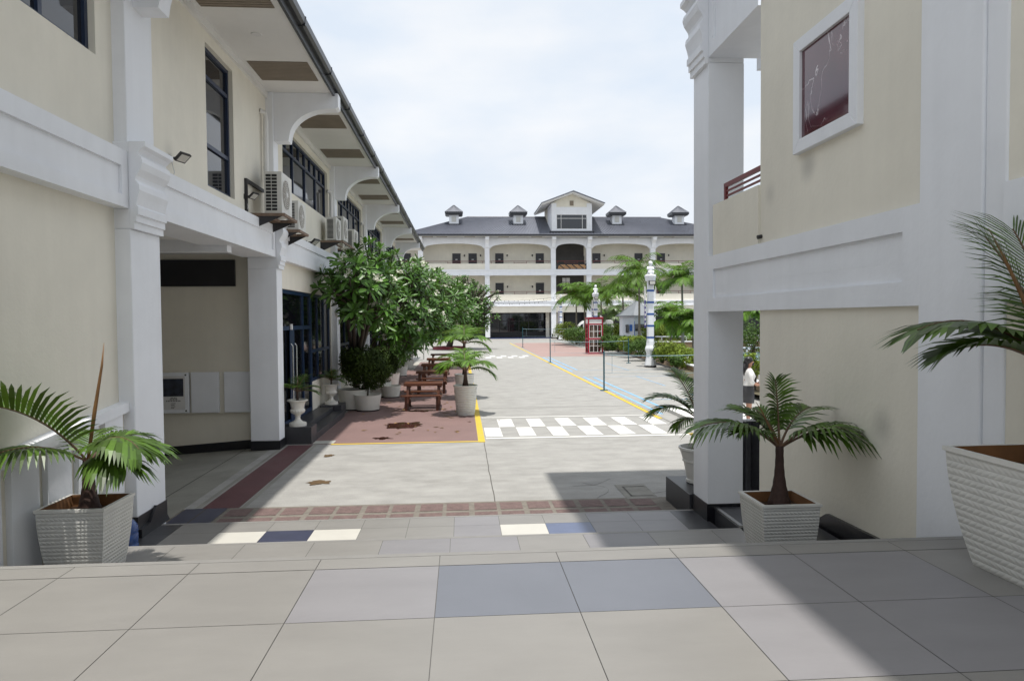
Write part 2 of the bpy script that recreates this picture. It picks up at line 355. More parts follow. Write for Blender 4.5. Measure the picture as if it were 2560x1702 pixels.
def thing(name, label, cat, loc=(0, 0, 0), group=None, rz=0.0):
    o = bpy.data.objects.new(name, None); COL.objects.link(o); o.location = loc; o.rotation_euler = (0, 0, rz)
    o.empty_display_size = 0.2; return tag(o, label, cat, group)
def tag(o, label=None, cat=None, group=None, kind=None):
    if label: o['label'] = label
    if cat: o['category'] = cat
    if group: o['group'] = group
    if kind: o['kind'] = kind
    return o
def struct(name, mb, mats, **k): return tag(O(name, mb, mats, **k), kind='structure')
def copy_tree(o, parent=None):
    c = o.copy(); COL.objects.link(c); c.parent = parent
    for ch in list(o.children): copy_tree(ch, c)
    return c
def dup(o, loc, rz=None, label=None, sc=None):
    c = copy_tree(o); c.location = loc
    if rz is not None: c.rotation_euler = (0, 0, rz)
    if sc is not None: c.scale = (sc, sc, sc) if not hasattr(sc, '__len__') else sc
    if label: c['label'] = label
    return c

# ------------------------------------------------------------------ the setting: ground, steps, platform, painted marks
mb = MB()
hx0, hx1, hy0, hy1 = -14.0, -4.3, 9.95, 16.4
G = 420
for x0, x1, y0, y1 in ((-G, hx0, -60, G), (hx1, G, -60, G), (hx0, hx1, -60, hy0), (hx0, hx1, hy1, G)):
    mb.face([(x0, y0, 0), (x1, y0, 0), (x1, y1, 0), (x0, y1, 0)])
struct('ground', mb, M_conc)
mb = MB()
mb.face([(hx1, hy0, 0), (hx1, hy1, 0), (hx0, hy1, -0.66), (hx0, hy0, -0.66)])
for x, y0, y1 in ((-4.95, 9.95, 16.4), (-6.6, 9.95, 16.4)):
    z = (x-hx1)*0.068
    mb.face([(x-.012, y0, z+.004), (x+.012, y0, z+.004), (x+.012, y1, z+.004), (x-.012, y1, z+.004)], 1)
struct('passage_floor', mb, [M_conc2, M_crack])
def sheet(name, x0, x1, y0, y1, z, mt, extra=()):
    mb = MB(); mb.face([(x0, y0, z), (x1, y0, z), (x1, y1, z), (x0, y1, z)])
    for q in extra: mb.face(q)
    return struct(name, mb, mt)
sheet('red_path', -3.6, 0.37, 16.52, 47.5, 0.004, M_red)
sheet('red_strip_path', -4.02, -3.46, 11.02, 16.45, 0.004, M_red2)
for xs in (-4.1, -3.40):
    sheet('path_edge', xs-0.035, xs+0.035, 11.02, 16.45, 0.004, M_conc2)
sheet('pale_path', -3.6, -2.75, 40.0, 47.5, 0.008, mat('pale_concrete', (0.40, 0.38, 0.34), 0.85, 0.1, 1.5))
sheet('pink_court', 6.0, 11.6, 52.4, 82.0, 0.004, M_pink)
# yellow lines
mb = MB()
def mark(mb, x0, x1, y0, y1, z=0.008, m=0): mb.face([(x0, y0, z), (x1, y0, z), (x1, y1, z), (x0, y1, z)], m)
mark(mb, 0.375, 0.535, 16.35, 48); mark(mb, -3.05, 0.375, 16.40, 16.52); mark(mb, 5.60, 5.74, 19.6, 82); mark(mb, 5.60, 5.74, 14.2, 17.0)
struct('yellow_road_marking', mb, M_yellow)
# checkered crossings
mb = MB()
def crossing(y0, y1, x0, x1, per):
    mark(mb, x0, x1, y0, y0+0.17); mark(mb, x0, x1, y1-0.13, y1)
    ym = (y0+y1)/2-.08; x = x0+0.02; sq = per*.5
    while x+sq < x1:
        for xx, a, b in ((x, y0+.30, ym-.03), (x+sq, ym+.03, y1-.42)):
            if xx+sq < x1: mb.face([(xx+rnd.uniform(-.012, .012), a+rnd.uniform(-.02, .02), .008), (xx+sq+rnd.uniform(-.012, .012), a+rnd.uniform(-.02, .02), .008), (xx+sq+rnd.uniform(-.012, .012), b+rnd.uniform(-.02, .02), .008), (xx+rnd.uniform(-.012, .012), b+rnd.uniform(-.02, .02), .008)])
        x += per
crossing(16.75, 20.45, 0.56, 5.95, 0.83)
crossing(50.9, 54.9, 0.9, 5.5, 0.84)
struct('white_road_marking', mb, M_wline)
mb = MB()
for x, y0, y1 in ((5.98, 20.5, 34), (6.42, 19.5, 33.6), (5.98, 37.5, 51), (6.42, 38.5, 51.5)): mark(mb, x-.05, x+.05, y0, y1, .006)
for x, y0, y1 in ((8.6, 20, 26), (8.6, 29, 34), (9.2, 38, 44), (10.6, 22, 26)): mark(mb, x-.025, x+.025, y0, y1, .006)
for y, x0, x1 in ((33.9, 6, 11), (21.0, 6.4, 10.6), (24.2, 6.4, 9.2), (38.2, 6.4, 11.3)): mark(mb, x0, x1, y-.03, y+.03, .006)
struct('blue_court_marking', mb, M_bline)
# joints and cracks of the slab
mb = MB()
for y, x0, x1 in ((22.6, 0.6, 12), (29.8, 5.8, 12), (36, 0.6, 12)): mark(mb, x0, x1, y-.012, y+.012, .0035)
x = 0.505
pts = [(x+noise.noise(Vector((0, k*0.7, 3)))*0.02, 11.0+k*0.45) for k in range(13)]
for a, b in zip(pts, pts[1:]): mb.face([(a[0]-.008, a[1], .0035), (a[0]+.008, a[1], .0035), (b[0]+.008, b[1], .0035), (b[0]-.008, b[1], .0035)])
mark(mb, 5.745, 5.77, 9.5, 26, .0036)
for (sx, sy, n, ang) in ((2.1, 12.1, 9, -0.5), (2.8, 11.5, 8, -0.9), (1.9, 11.9, 6, 0.3)):
    px, py, a = sx, sy, ang
    for k in range(n):
        a += rnd.uniform(-.5, .5); nx, ny = px+math.cos(a)*.16, py+math.sin(a)*.16
        mb.face([(px, py-.006, .0036), (nx, ny-.006, .0036), (nx, ny+.006, .0036), (px, py+.006, .0036)]); px, py = nx, ny
struct('slab_joints', mb, M_crack)
# stains and wet patches lying on the paving
def patch(name, c, rx, ry, mt, seed, z=0.010, n=40, rough=0.45):
    mb = MB(); pts = []
    for k in range(n):
        t = 2*PI*k/n; d = Vector((math.cos(t), math.sin(t), 0))
        q = 1+noise.noise(d*1.6+Vector((seed, 0, 0)))*rough*1.4+noise.noise(d*4.5+Vector((seed, 5, 0)))*rough*.7
        pts.append((c[0]+d.x*rx*q, c[1]+d.y*ry*q, z))
    mb.face(pts); return struct(name, mb, mt)
patch('puddle', (-1.60, 19.2), .62, .62, M_puddle, 3.0)
patch('puddle', (-1.28, 22.2), .30, .25, M_puddle, 5.0)
patch('wet_patch', (-1.95, 17.15), .20, .16, M_puddle, 8.0)
patch('wet_patch', (-2.55, 12.6), .20, .16, M_stain, 9.0)
patch('wet_patch', (-2.85, 15.1), .10, .13, M_stain, 12.0)
# pavement with the manhole by the column base
mb = MB(); mark(mb, 2.62, 3.14, 10.95, 11.9, .005)
for x0, x1, y0, y1 in ((2.72, 2.75, 11.1, 11.75), (2.72, 3.1, 11.1, 11.13), (2.72, 3.1, 11.72, 11.75)): mark(mb, x0, x1, y0, y1, .009, 1)
struct('manhole_pavement', mb, [M_smudge, M_crack])
# leaf-block strip at the foot of the steps
mb = MB(); mark(mb, -4.3, 3.4, 9.66, 11.02, .003, 0)
x = -3.55; k = 0
while x < 3.0:
    for y0, y1 in ((9.70, 9.98), (10.10, 10.42), (10.54, 10.93)):
        xx = x+(0.0 if k % 2 == 0 else .04)
        mark(mb, xx, xx+.34, y0, y1, .008, 1)
    x += .385+(.055 if k % 2 else 0); k += 1
struct('block_pavement', mb, [M_blockc, M_purple_tile])
mb = MB()
for x0, x1 in ((-4.25, -3.95), (-3.93, -3.62)): mark(mb, x0, x1, 9.70, 11.0, .012, 0)
struct('dark_blue_pavement', mb, M_tn)

# platform tiles (0.697 m grid), then the two wide treads, then the hidden flight between
PZ, T1, T2 = 1.49, 0.34, 0.17
GX, GW = -0.14, 0.697
mb = MB()
mb.box(-9, 3.24, -9, 4.2, 1.0, PZ-.006, 0)
edge = 4.155; rows = [3.98-GW*k for k in range(0, 18)]
for i in range(-9, 6):
    x0, x1 = GX+GW*i, GX+GW*(i+1)
    ys = [(3.983, edge)]+[(rows[k+1], rows[k]) for k in range(len(rows)-1)]
    for j, (y0, y1) in enumerate(ys):
        g = .0020; mt = 1
        if j == 1 and i in (0, 1): mt = 2
        if (j, i) in ((1, 2), (2, 2), (1, 3), (2, 3), (1, -1), (2, 4)): mt = 3
        if x0 > 3.23: continue
        x1 = min(x1, 3.242)
        mb.face([(x0+g, y0+g, PZ), (x1-g, y0+g, PZ), (x1-g, y1-g, PZ), (x0+g, y1-g, PZ)], mt)
mb.box(-9, 3.24, edge, 4.205, PZ-.05, PZ+.001, 4)
struct('platform_floor', mb, [M_grout, M_tb, M_tbl, M_tl, M_nosing])
mb = MB()
ys = [4.20, 4.65, 5.10, 5.55, 6.0, 6.45, 6.9]
for k in range(6):
    z = PZ-.164*(k+1); mb.box(-5.5, 3.24, ys[k]+.001, ys[k+1], 0.05, z, 0)
    mb.box(-5.5, 3.24, ys[k+1]-.045, ys[k+1]+.002, z-.03, z+.002, 1)
mb.box(2.35, 3.24, 5.2, 6.12, .06, .80, 0)
mb.box(3.0, 3.24, 5.62, 6.25, .07, .975, 0)
struct('steps', mb, [M_tdark, M_nosing])
# tread 1
mb = MB(); mb.box(-5.6, 3.35, 6.9, 8.17, 0.0, T1-.005, 0)
w1 = .78
for i in range(-7, 5):
    x0, x1 = -.15+w1*i, -.15+w1*(i+1); x1 = min(x1, 3.34); g = .0025
    if x0 < -4.2: mt = 2
    elif i in (0, -1, 2): mt = 3
    else: mt = 1
    mb.face([(x0+g, 6.92, T1), (x1-g, 6.92, T1), (x1-g, 8.13, T1), (x0+g, 8.13, T1)], mt)
mb.box(-5.6, 3.35, 8.13, 8.19, T1-.05, T1+.001, 4)
struct('upper_tread_pavement', mb, [M_grout, M_tb, M_tdark, M_tl, M_nosing])
mb = MB(); mb.box(-5.6, 3.30, 8.19, 9.64, 0.0, T2-.005, 0)
w2 = .605
for i in range(-9, 6):
    x0, x1 = -.12+w2*i, -.12+w2*(i+1); g = .0025; x1 = min(x1, 3.29)
    for j, (y0, y1) in enumerate(((8.19, 8.59), (8.59, 9.19), (9.19, 9.60))):
        mt = 1
        if x0 < -3.76 and x0 > -4.4: mt = 2
        if x0 > 2.85: mt = 2
        if j == 1 and i in (-5, -3): mt = 5
        if j == 1 and i == -4: mt = 6
        if j == 1 and i == 1: mt = 5
        if j == 1 and i == 2: mt = 7
        if i in (0, 3, 4) and mt == 1: mt = 3
        if x0 >= x1: continue
        mb.face([(x0+g, y0+g, T2), (x1-g, y0+g, T2), (x1-g, y1-g, T2), (x0+g, y1-g, T2)], mt)
mb.box(-5.6, 3.30, 9.60, 9.66, T2-.05, T2+.001, 4)
struct('lower_tread_pavement', mb, [M_grout, M_tb, M_tdark, M_tl, M_nosing, M_tw, M_tn, M_tblue])

# ------------------------------------------------------------------ left building
CAPP = [(0, 0), (.05, 0), (.05, .085), (.075, .09), (.075, .175), (.10, .18), (.10, .27), (.075, .30), (.10, .40), (.125, .48), (.115, .55), (.075, .60),
        (.075, .625), (.085, .66), (.14, .74), (.165, .82), (.15, .885), (.11, .92), (.10, .94), (.15, .99), (.17, 1.0), (.20, 1.02), (.20, 1.08), (0, 1.08)]
def capital(mb, xf, sgn, y0, y1, z0, m=0, sc=1.0):
    mb.prism([(xf+sgn*p[0]*sc, z0+p[1]*sc) for p in CAPP][::(1 if sgn > 0 else -1)], 'y', y0, y1, m)

LB = thing('long_building', 'long two storey cream building with white columns and deep eaves on the left', 'building', (-4.28, 9.5, 0))
WX, BX, SZ, EX = -4.28, -4.09, 7.95, -2.80       # wall plane, beam plane, soffit height, eave line
COLS = [(9.05, 9.90), (15.95, 16.42), (23.5, 24.0), (31.2, 31.7), (38.9, 39.4), (46.6, 47.1)]
YEND, YBEG, YROOF = 51.5, -1.0, 7.0
def wall_with_holes(mb, x, y0, y1, z0, z1, holes, m=0, th=.25, rm=0):
    """a wall in the plane X = x with openings (ya, yb, za, zb), reveals th deep towards -X (or +X when th < 0)"""
    ys = sorted({y0, y1, *[h[0] for h in holes], *[h[1] for h in holes]}); zs = sorted({z0, z1, *[h[2] for h in holes], *[h[3] for h in holes]})
    for a, b in zip(ys, ys[1:]):
        for c, d in zip(zs, zs[1:]):
            my, mz = (a+b)/2, (c+d)/2
            if any(h[0] < my < h[1] and h[2] < mz < h[3] for h in holes): continue
            mb.face([(x, a, c), (x, b, c), (x, b, d), (x, a, d)], m)
    for h in holes:
        a, b, c, d = h[:4]
        mb.face([(x, a, c), (x-th, a, c), (x-th, a, d), (x, a, d)], rm); mb.face([(x, b, d), (x-th, b, d), (x-th, b, c), (x, b, c)], rm)
        mb.face([(x, a, c), (x, b, c), (x-th, b, c), (x-th, a, c)], rm); mb.face([(x, a, d), (x-th, a, d), (x-th, b, d), (x, b, d)], rm)
upwin = [(4.2, 8.70, 6.05, 7.62), (12.32, 13.75, 5.20, 7.62)]
bays = []
for (a0, a1), (b0, b1) in zip(COLS[1:], COLS[2:]):
    upwin.append((a1+1.0, b0-.35, 6.14, 7.62)); bays.append((a1, b0))
bays.append((47.1, 51.0))
mb = MB()
wall_with_holes(mb, WX, YBEG, YEND, 4.9, SZ+.02, upwin)
wall_with_holes(mb, WX, YBEG, 9.05, -.4, 4.9, [])
shop = [(a+.12, b-.12, 0.0, 3.66) for a, b in bays]
wall_with_holes(mb, WX, 16.4, YEND, 0, 4.9, shop, th=.12)
mb.face([(WX, YEND, 0), (-14, YEND, 0), (-14, YEND, 11), (WX, YEND, 8)])
# passage: end wall, its far side, ceiling, near side
mb.face([(WX-.02, 16.4, -.9), (-14, 16.4, -.9), (-14, 16.4, 4.95), (WX-.02, 16.4, 4.95)])
mb.face([(WX, 9.9, -.9), (-14, 9.9, -.9), (-14, 9.9, 4.95), (WX, 9.9, 4.95)])
mb.face([(-14, 9.9, -.9), (-14, 16.4, -.9), (-14, 16.4, 4.95), (-14, 9.9, 4.95)])
for a, b in bays:                                            # dim rooms behind the shop fronts
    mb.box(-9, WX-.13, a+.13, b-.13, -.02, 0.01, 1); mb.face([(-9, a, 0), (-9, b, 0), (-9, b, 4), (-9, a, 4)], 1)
O('wall', mb, [M_cream, M_interior], LB)
mb = MB(); mb.box(-14, WX, 9.92, 16.38, 4.40, 4.46); O('passage_ceiling', mb, M_soffit, LB)
mb = MB(); mb.box(-10, WX-.05, 13.4, 13.65, 4.18, 4.40); O('ceiling_beam', mb, M_white, LB)
mb = MB(); mb.box(-7.6, -5.12, 16.34, 16.44, 3.68, 4.28); O('vent_opening', mb, M_black, LB)
mb = MB()
for x0, x1 in ((-13.9, WX-.45),):
    z0, z1 = (x0-hx1)*.068, (x1-hx1)*.068
    mb.prism([(x0, z0-.02), (x1, z1-.02), (x1, z1+.20), (x0, z0+.20)], 'y', 16.375, 16.41)
O('skirting', mb, M_black, LB)
mb = MB(); mb.box(-13.9, -4.72, 16.36, 16.41, .78, 1.76); O('display_rail', mb, M_cream, LB)

# columns: lower shaft, capital, upper strip
for k, (a, b) in enumerate(COLS):
    mb = MB()
    xb = -4.72 if k == 1 else WX-.02
    zb = -.1 if k == 0 else 0.2
    mb.box(xb, BX, a, b, zb, 4.05); mb.box(xb, BX-.002, a+.003, b-.003, 4.05, 5.13)
    mb.box(WX-.02, BX-.03, a+.04, b-.04, 5.13, SZ)
    c = O('column', mb, M_white, LB, bevel=.012)
    mb = MB(); capital(mb, BX-.001, 1, a-.002, b+.002, 4.05); O('capital', mb, M_white, c)
    mb = MB(); mb.box(xb-.003, BX+.012, a-.012, b+.012, 0.0 if k else .17, .20 if k else .44); O('column_base', mb, M_black, c)
# floor beams with a sunk panel
def beam(y0, y1, z0=4.30, z1=5.0, mg=.17):
    mb = MB(); x0, x1 = WX-.05, BX-.012
    pa, pb, pc, pd = y0+.16, y1-.16, z0+.15, z1-.2
    wall_with_holes(mb, x1, y0, y1, z0, z1, [(pa, pb, pc, pd)], th=.035)
    mb.face([(x1-.035, pa, pc), (x1-.035, pb, pc), (x1-.035, pb, pd), (x1-.035, pa, pd)])
    mb.face([(x0, y0, z1), (x1, y0, z1), (x1, y1, z1), (x0, y1, z1)]); mb.face([(x0-.5, y0, z0), (x0-.5, y1, z0), (x1, y1, z0), (x1, y0, z0)])
    mb.face([(x0-.5, y0, z0), (x0-.5, y1, z0), (x0-.5, y1, z1), (x0-.5, y0, z1)])
    O('floor_beam', mb, M_white, LB)
beam(YBEG, COLS[0][0]-.002)
for (a0, a1), (b0, b1) in zip(COLS, COLS[1:]): beam(a1+.002, b0-.002)
beam(COLS[-1][1]+.002, YEND)
# windows: frame with its panes
def window(parent, x, y0, y1, z0, z1, muls, trans, sub=0, fm=M_frame, gm=M_glass, fw=.07, dx=.10, name='window'):
    mb = MB(); xa, xb = x-dx-.05, x-dx+.02
    mb.box(xa, xb, y0, y0+fw, z0, z1); mb.box(xa, xb, y1-fw, y1, z0, z1)
    mb.box(xa+.001, xb-.001, y0, y1, z0, z0+fw); mb.box(xa+.001, xb-.001, y0, y1, z1-fw, z1)
    for y in muls: mb.box(xa+.002, xb-.002, y-fw/2, y+fw/2, z0, z1)
    for z in trans: mb.box(xa+.003, xb-.003, y0, y1, z-fw/2, z+fw/2)
    if sub:
        ys = [y0]+list(muls)+[y1]
        for a, b in zip(ys, ys[1:]): mb.box(xa+.004, xb-.004, (a+b)/2-fw/2.6, (a+b)/2+fw/2.6, trans[-1], z1)
    f = O(name, mb, fm, parent)
    mb = MB(); mb.face([(xa+.03, y0, z0), (xa+.03, y1, z0), (xa+.03, y1, z1), (xa+.03, y0, z1)])
    O('pane', mb, gm, f); return f
window(LB, WX, 4.2, 8.70, 6.05, 7.62, (5.7, 7.75), (7.2,))
window(LB, WX, 12.32, 13.75, 5.20, 7.62, (), (5.95, 7.12))
for h in upwin[2:]:
    n = 4; ys = [h[0]+(h[1]-h[0])*k/n for k in range(1, n)]
    window(LB, WX, *h, ys, (7.16,), sub=1)
# shop fronts: door bay in the first, ribbon windows over a sill in all
for k, (a, b) in enumerate(bays):
    y0, y1 = a+.12, b-.12
    if k == 0:
        f = window(LB, WX, y0, 20.55, .30, 3.66, (19.55,), (2.70,), fm=M_frame2, gm=M_glass2, fw=.10, dx=.06, name='shop_door')
        mb = MB()
        for y in (17.95, 18.35): mb.tube([(WX-.0, y, .75), (WX+.04, y, .8), (WX+.04, y, 2.25), (WX-.0, y, 2.3)], .018, 8)
        O('handle', mb, M_alu, f)
        mb = MB(); mb.box(WX-.04, WX-.02, 17.95, 18.4, .3, 2.66); mb.box(WX-.041, WX-.018, 18.12, 18.2, .3, 2.66)
        O('door_stile', mb, M_frame2, f)
        mb = MB(); mb.box(WX-.03, WX+.01, 18.0, 18.12, 2.66, 2.80); O('sensor', mb, M_paper, f)
        window(LB, WX, 20.55, y1, 1.12, 3.66, (21.5, 22.45), (2.0,), fm=M_frame2, gm=M_glass2, fw=.09, dx=.06, name='shop_window')
        mb = MB(); mb.box(WX-.4, WX-.03, 20.55, y1, 0, 1.12); O('sill_wall', mb, M_cream, LB)
    else:
        n = 6; ys = [y0+(y1-y0)*j/n for j in range(1, n)]
        window(LB, WX, y0, y1, 1.12, 3.66, ys, (2.0,), fm=M_frame2, gm=M_glass2, fw=.09, dx=.06, name='shop_window')
        mb = MB(); mb.box(WX-.4, WX-.03, y0, y1, 0, 1.12); O('sill_wall', mb, M_cream, LB)
# soffit, its slatted vents, the down-light disc, gutter and roof
mb = MB(); mb.box(WX-.1, EX-.02, YROOF, YEND+.6, SZ, SZ+.05); mb.box(WX, WX+.06, YROOF, YEND, SZ-.14, SZ-.001)
O('soffit', mb, M_soffit, LB)
vy = [(7.5, 8.5), (10.55, 11.72), (14.12, 15.2), (17.7, 18.9), (21.2, 22.3), (25.4, 26.5), (28.9, 30.0), (33, 34.1), (36.5, 37.6), (40.6, 41.7), (44.2, 45.3), (48.3, 49.4)]
for a, b in vy:
    mb = MB(); xa, xb = -4.12, -2.96
    mb.box(xa, xb, a, a+.025, SZ-.012, SZ-.002); mb.box(xa, xb, b-.025, b, SZ-.012, SZ-.002)
    n = 13
    for j in range(n):
        y = a+.03+(b-a-.06)*j/n; mb.box(xa, xb, y, y+(b-a)/n*.72, SZ-.014, SZ-.003)
    mb.face([(xa, a, SZ-.0015), (xa, b, SZ-.0015), (xb, b, SZ-.0015), (xb, a, SZ-.0015)])
    O('soffit_vent', mb, M_ventslat, LB)
mb = MB(); mb.lathe([(.085, -.012), (.095, -.006), (.095, -.001)], (-3.56, 12.81, SZ), 20); O('downlight', mb, M_paper, LB)
mb = MB()
gp = [(EX-.02, SZ-.06), (EX+.03, SZ-.06), (EX+.035, SZ+.05), (EX+.10, SZ+.05), (EX+.15, SZ+.08), (EX+.16, SZ+.19), (EX+.13, SZ+.19), (EX+.12, SZ+.10), (EX-.02, SZ+.10)]
mb.prism(gp, 'y', YROOF, YEND+.75)
y = 7.6
while y < YEND: mb.prism([(EX+.03, SZ+.03), (EX+.155, SZ+.05), (EX+.168, SZ+.2), (EX+.12, SZ+.2)], 'y', y, y+.05); y += 2.45
O('gutter', mb, M_gutter, LB)
mb = MB(); mb.prism([(EX+.06, SZ+.17), (EX+.06, SZ+.24), (-14, 12.6), (-14, 12.4)], 'y', YROOF, YEND+.8)
y = YROOF
while y < YEND: mb.prism([(EX+.07, SZ+.235), (EX+.07, SZ+.28), (-14, 12.64), (-14, 12.6)], 'y', y, y+.035); y += .35
O('roof', mb, M_roofdark, LB)
mb = MB(); mb.box(-14, -3.86, YBEG, YROOF-.002, SZ, SZ+.16); O('added_shade_eave', mb, M_soffit, LB)  # unseen eave piece, added to keep grazing sun off the near wall
# eave brackets
def bracket(y0, y1, tipz=.30):
    mb = MB(); xi, xo = WX, EX+.10
    prof = [(xi, SZ-.001), (xi, 6.88), (-3.80, 6.88)]
    for k in range(1, 13):
        t = PI/2*k/12; prof.append((-3.78+(xo-.16+3.78)*(1-math.cos(t)), 6.96+(SZ-.34-6.96)*math.sin(t)))
    prof += [(xo-.06, SZ-.34), (xo, SZ-.30), (xo, SZ-.001)]
    mb.prism(prof, 'y', y0, y1); O('eave_bracket', mb, M_white, LB, auto=30)
for a, b in COLS: 
    c = (a+b)/2; bracket(c-.16, c+.16)
# stair parapet with tall panels under the near beam
mb = MB()
ptop = lambda y: 1.10+.088*y
for k in range(10):
    y0 = 3.3+k*.575; y1 = y0+.43
    zb = 0.3 if y0 < 7.9 else .62+(y0-8)*.12
    mb.prism([(y0, zb), (y1, zb), (y1, ptop(y1)-.08), (y0, ptop(y0)-.08)], 'x', WX+.05, WX+.11)
mb.prism([(3.0, .3), (7.9, .3), (7.95, .60), (9.05, .78), (9.05, ptop(9.05)-.02), (3.0, ptop(3.0)-.02)], 'x', WX+.002, WX+.051, 1)
mb.prism([(3.0, ptop(3.0)-.12), (9.05, ptop(9.05)-.12), (9.05, ptop(9.05)), (3.0, ptop(3.0))], 'x', WX+.001, WX+.13)
mb.box(WX+.002, WX+.17, 3.0, 7.6, .0, .36, 2)
O('stair_parapet', mb, [M_white, M_cream, M_black], LB)
# wedge-shaped black trim folded round the first column foot
mb = MB(); mb.prism([(9.05, .17), (9.9, .17), (9.7, .40), (9.5, .47), (9.3, .30), (9.05, .28)], 'x', BX+.013, BX+.05); O('folded_skirting', mb, M_black, LB)
# entrance step and its two blocks
EN = thing('entrance_step', 'low charcoal tiled entrance step with a raised block at each end below the glass door', 'step', (-3.9, 18.9, 0))
mb = MB(); mb.box(WX-.11, -3.52, 17.2, 21.25, 0, .17); mb.box(WX-.11, -3.86, 17.21, 21.24, .17, .29); O('tread', mb, M_plinth, EN, bevel=.008)
mb = MB(); mb.box(-4.26, -3.52, 16.58, 17.19, 0, .40); O('end_block', mb, M_plinth, EN, bevel=.008)
mb = MB(); mb.box(-4.26, -3.62, 21.26, 22.1, 0, .33); O('end_block', mb, M_plinth, EN, bevel=.008)
mb = MB(); mb.box(-3.5, -3.02, 16.55, 16.95, .002, .012); tag(O('drain_cover', mb, mat('drain_concrete', (.42, .41, .37), .85, .1, 3)), 'pale square drain cover beside the charcoal entrance step', 'drain cover')

# ------------------------------------------------------------------ right building
RB = thing('corner_building', 'near right building with a framed red marble panel and red balcony rail', 'building', (3.6, 6.0, 0))
RX = 3.27
mb = MB()
WR = RX+.035
mb.box(WR, WR+.25, 4.80, 7.54, .0, 9.2)                      # tall cream wall
mb.box(RX+.01, RX+.22, 7.54, 8.93, 3.70, 4.35)               # balcony parapet
mb.box(WR, WR+.25, -8, 4.02, .0, 9.2)
mb.box(WR+.25, 12, -8, -7.8, 0, 9.2); mb.box(11.8, 12, -8, 4.9, 0, 9.2); mb.box(WR+.25, 11.8, 4.85, 5.0, 0, 9.2)
O('wall', mb, M_cream, RB)
mb = MB(); mb.box(RX-.001, 3.755, 9.08, 9.66, .36, 6.24); mb.box(RX+.001, 3.753, 9.082, 9.658, 6.24, 7.26); mb.box(RX+.03, 3.74, 9.1, 9.64, 7.26, 9.2)
c = O('column', mb, M_white, RB, bevel=.012)
mb = MB(); capital(mb, RX-.001, -1, 9.07, 9.67, 6.22, sc=.95); O('capital', mb, M_white, c)
mb = MB(); mb.box(RX-.015, 3.77, 9.065, 9.675, .0, .40); O('column_base', mb, M_black, c)
mb = MB(); mb.box(RX, WR+.2, 4.195, 4.80, 1.2, 9.2); mb.box(RX+.02, WR+.2, 4.02, 4.195, 1.2, 9.2); O('pilaster', mb, M_white, RB, bevel=.012)
def rbeam(y0, y1, z0, z1, groove=True, x1=None):
    mb = MB(); x0 = RX+.001; xe = x1 or WR+.2
    if groove:
        pa, pb, pc, pd = y0+.2, y1-.17, z0+.18, z1-.18
        wall_with_holes(mb, x0, y0, y1, z0, z1, [(pa, pb, pc, pd)], th=-.03)
        mb.face([(x0+.03, pa, pc), (x0+.03, pb, pc), (x0+.03, pb, pd), (x0+.03, pa, pd)])
    else: mb.face([(x0, y0, z0), (x0, y1, z0), (x0, y1, z1), (x0, y0, z1)])
    mb.face([(x0, y0, z1), (xe, y0, z1), (xe, y1, z1), (x0, y1, z1)]); mb.face([(x0, y0, z0), (x0, y1, z0), (xe, y1, z0), (xe, y0, z0)])
    mb.face([(xe, y0, z0), (xe, y1, z0), (xe, y1, z1), (xe, y0, z1)])
    O('floor_beam', mb, M_white, RB)
rbeam(4.785, 9.08, 2.97, 3.70); rbeam(7.54, 9.08, 6.30, 9.2, True, 4.0)
rbeam(-8, 4.02, 2.97, 3.70, False)
mb = MB(); mb.box(3.30, 8, 5.0, 9.6, 3.3, 3.66); O('balcony_slab', mb, M_white, RB)
mb = MB(); mb.box(4.0, 8, 5.0, 9.6, 6.7, 6.9); O('balcony_ceiling', mb, M_white, RB)
mb = MB(); mb.box(4.3, 5.4, 9.75, 9.95, 6.45, 7.1); O('rear_beam', mb, M_white, RB)
# marble panel in a mitred white frame
mb = MB(); ya, yb, za, zb, f = 5.56, 6.67, 4.47, 5.55, .125
for q in ([(ya, za), (yb, za), (yb-f, za+f), (ya+f, za+f)], [(yb, za), (yb, zb), (yb-f, zb-f), (yb-f, za+f)], [(yb, zb), (ya, zb), (ya+f, zb-f), (yb-f, zb-f)], [(ya, zb), (ya, za), (ya+f, za+f), (ya+f, zb-f)]):
    mb.prism(q, 'x', WR-.06, WR+.01)
fr = O('panel_frame', mb, M_white, RB, bevel=.006)
mb = MB(); mb.box(WR-.03, WR+.005, ya+f-.01, yb-f+.01, za+f-.01, zb-f+.01); O('marble_panel', mb, M_purple, fr)
mb = MB(); y0, y1 = 7.53, 8.66
mb.box(RX+.05, RX+.09, y0, y1, 4.525, 4.575); mb.box(RX+.06, RX+.085, y0, y1, 4.465, 4.485); mb.box(RX+.06, RX+.085, y0, y1, 4.405, 4.425); mb.box(RX+.051, RX+.089, y1-.05, y1, 4.35, 4.526)
O('balcony_rail', mb, M_redrail, RB)
mb = MB(); mb.box(2.06, 12.5, -8.5, 11.24, 9.2, 9.45); O('roof', mb, M_soffit, RB)
mb = MB(); mb.prism([(4.6, 1.2), (5.2, 1.135), (6.05, 1.115), (6.27, .985), (6.35, .80), (4.6, .5)], 'x', RX+.0, WR+.001); O('skirting', mb, M_black, RB)
mb = MB(); mb.box(RX+.02, WR+.001, 6.6, 7.54, .0, .55); O('skirting', mb, M_black, RB)
mb = MB(); mb.lathe([(.02, 0), (.02, .02)], (0, 0, 0), 12)
pipe = MB(); pipe.tube([(WR, 7.50, 3.78), (WR-.05, 7.50, 3.77)], .022, 12); O('drain_spout', pipe, M_iron, RB)
PL = MB(); PL.box(3.22, 3.9, 9.68, 10.84, 0, .38)
tag(O('pot_plinth', PL, M_plinth, bevel=.008), 'low charcoal tiled plinth behind the foot of the right white column', 'plinth')
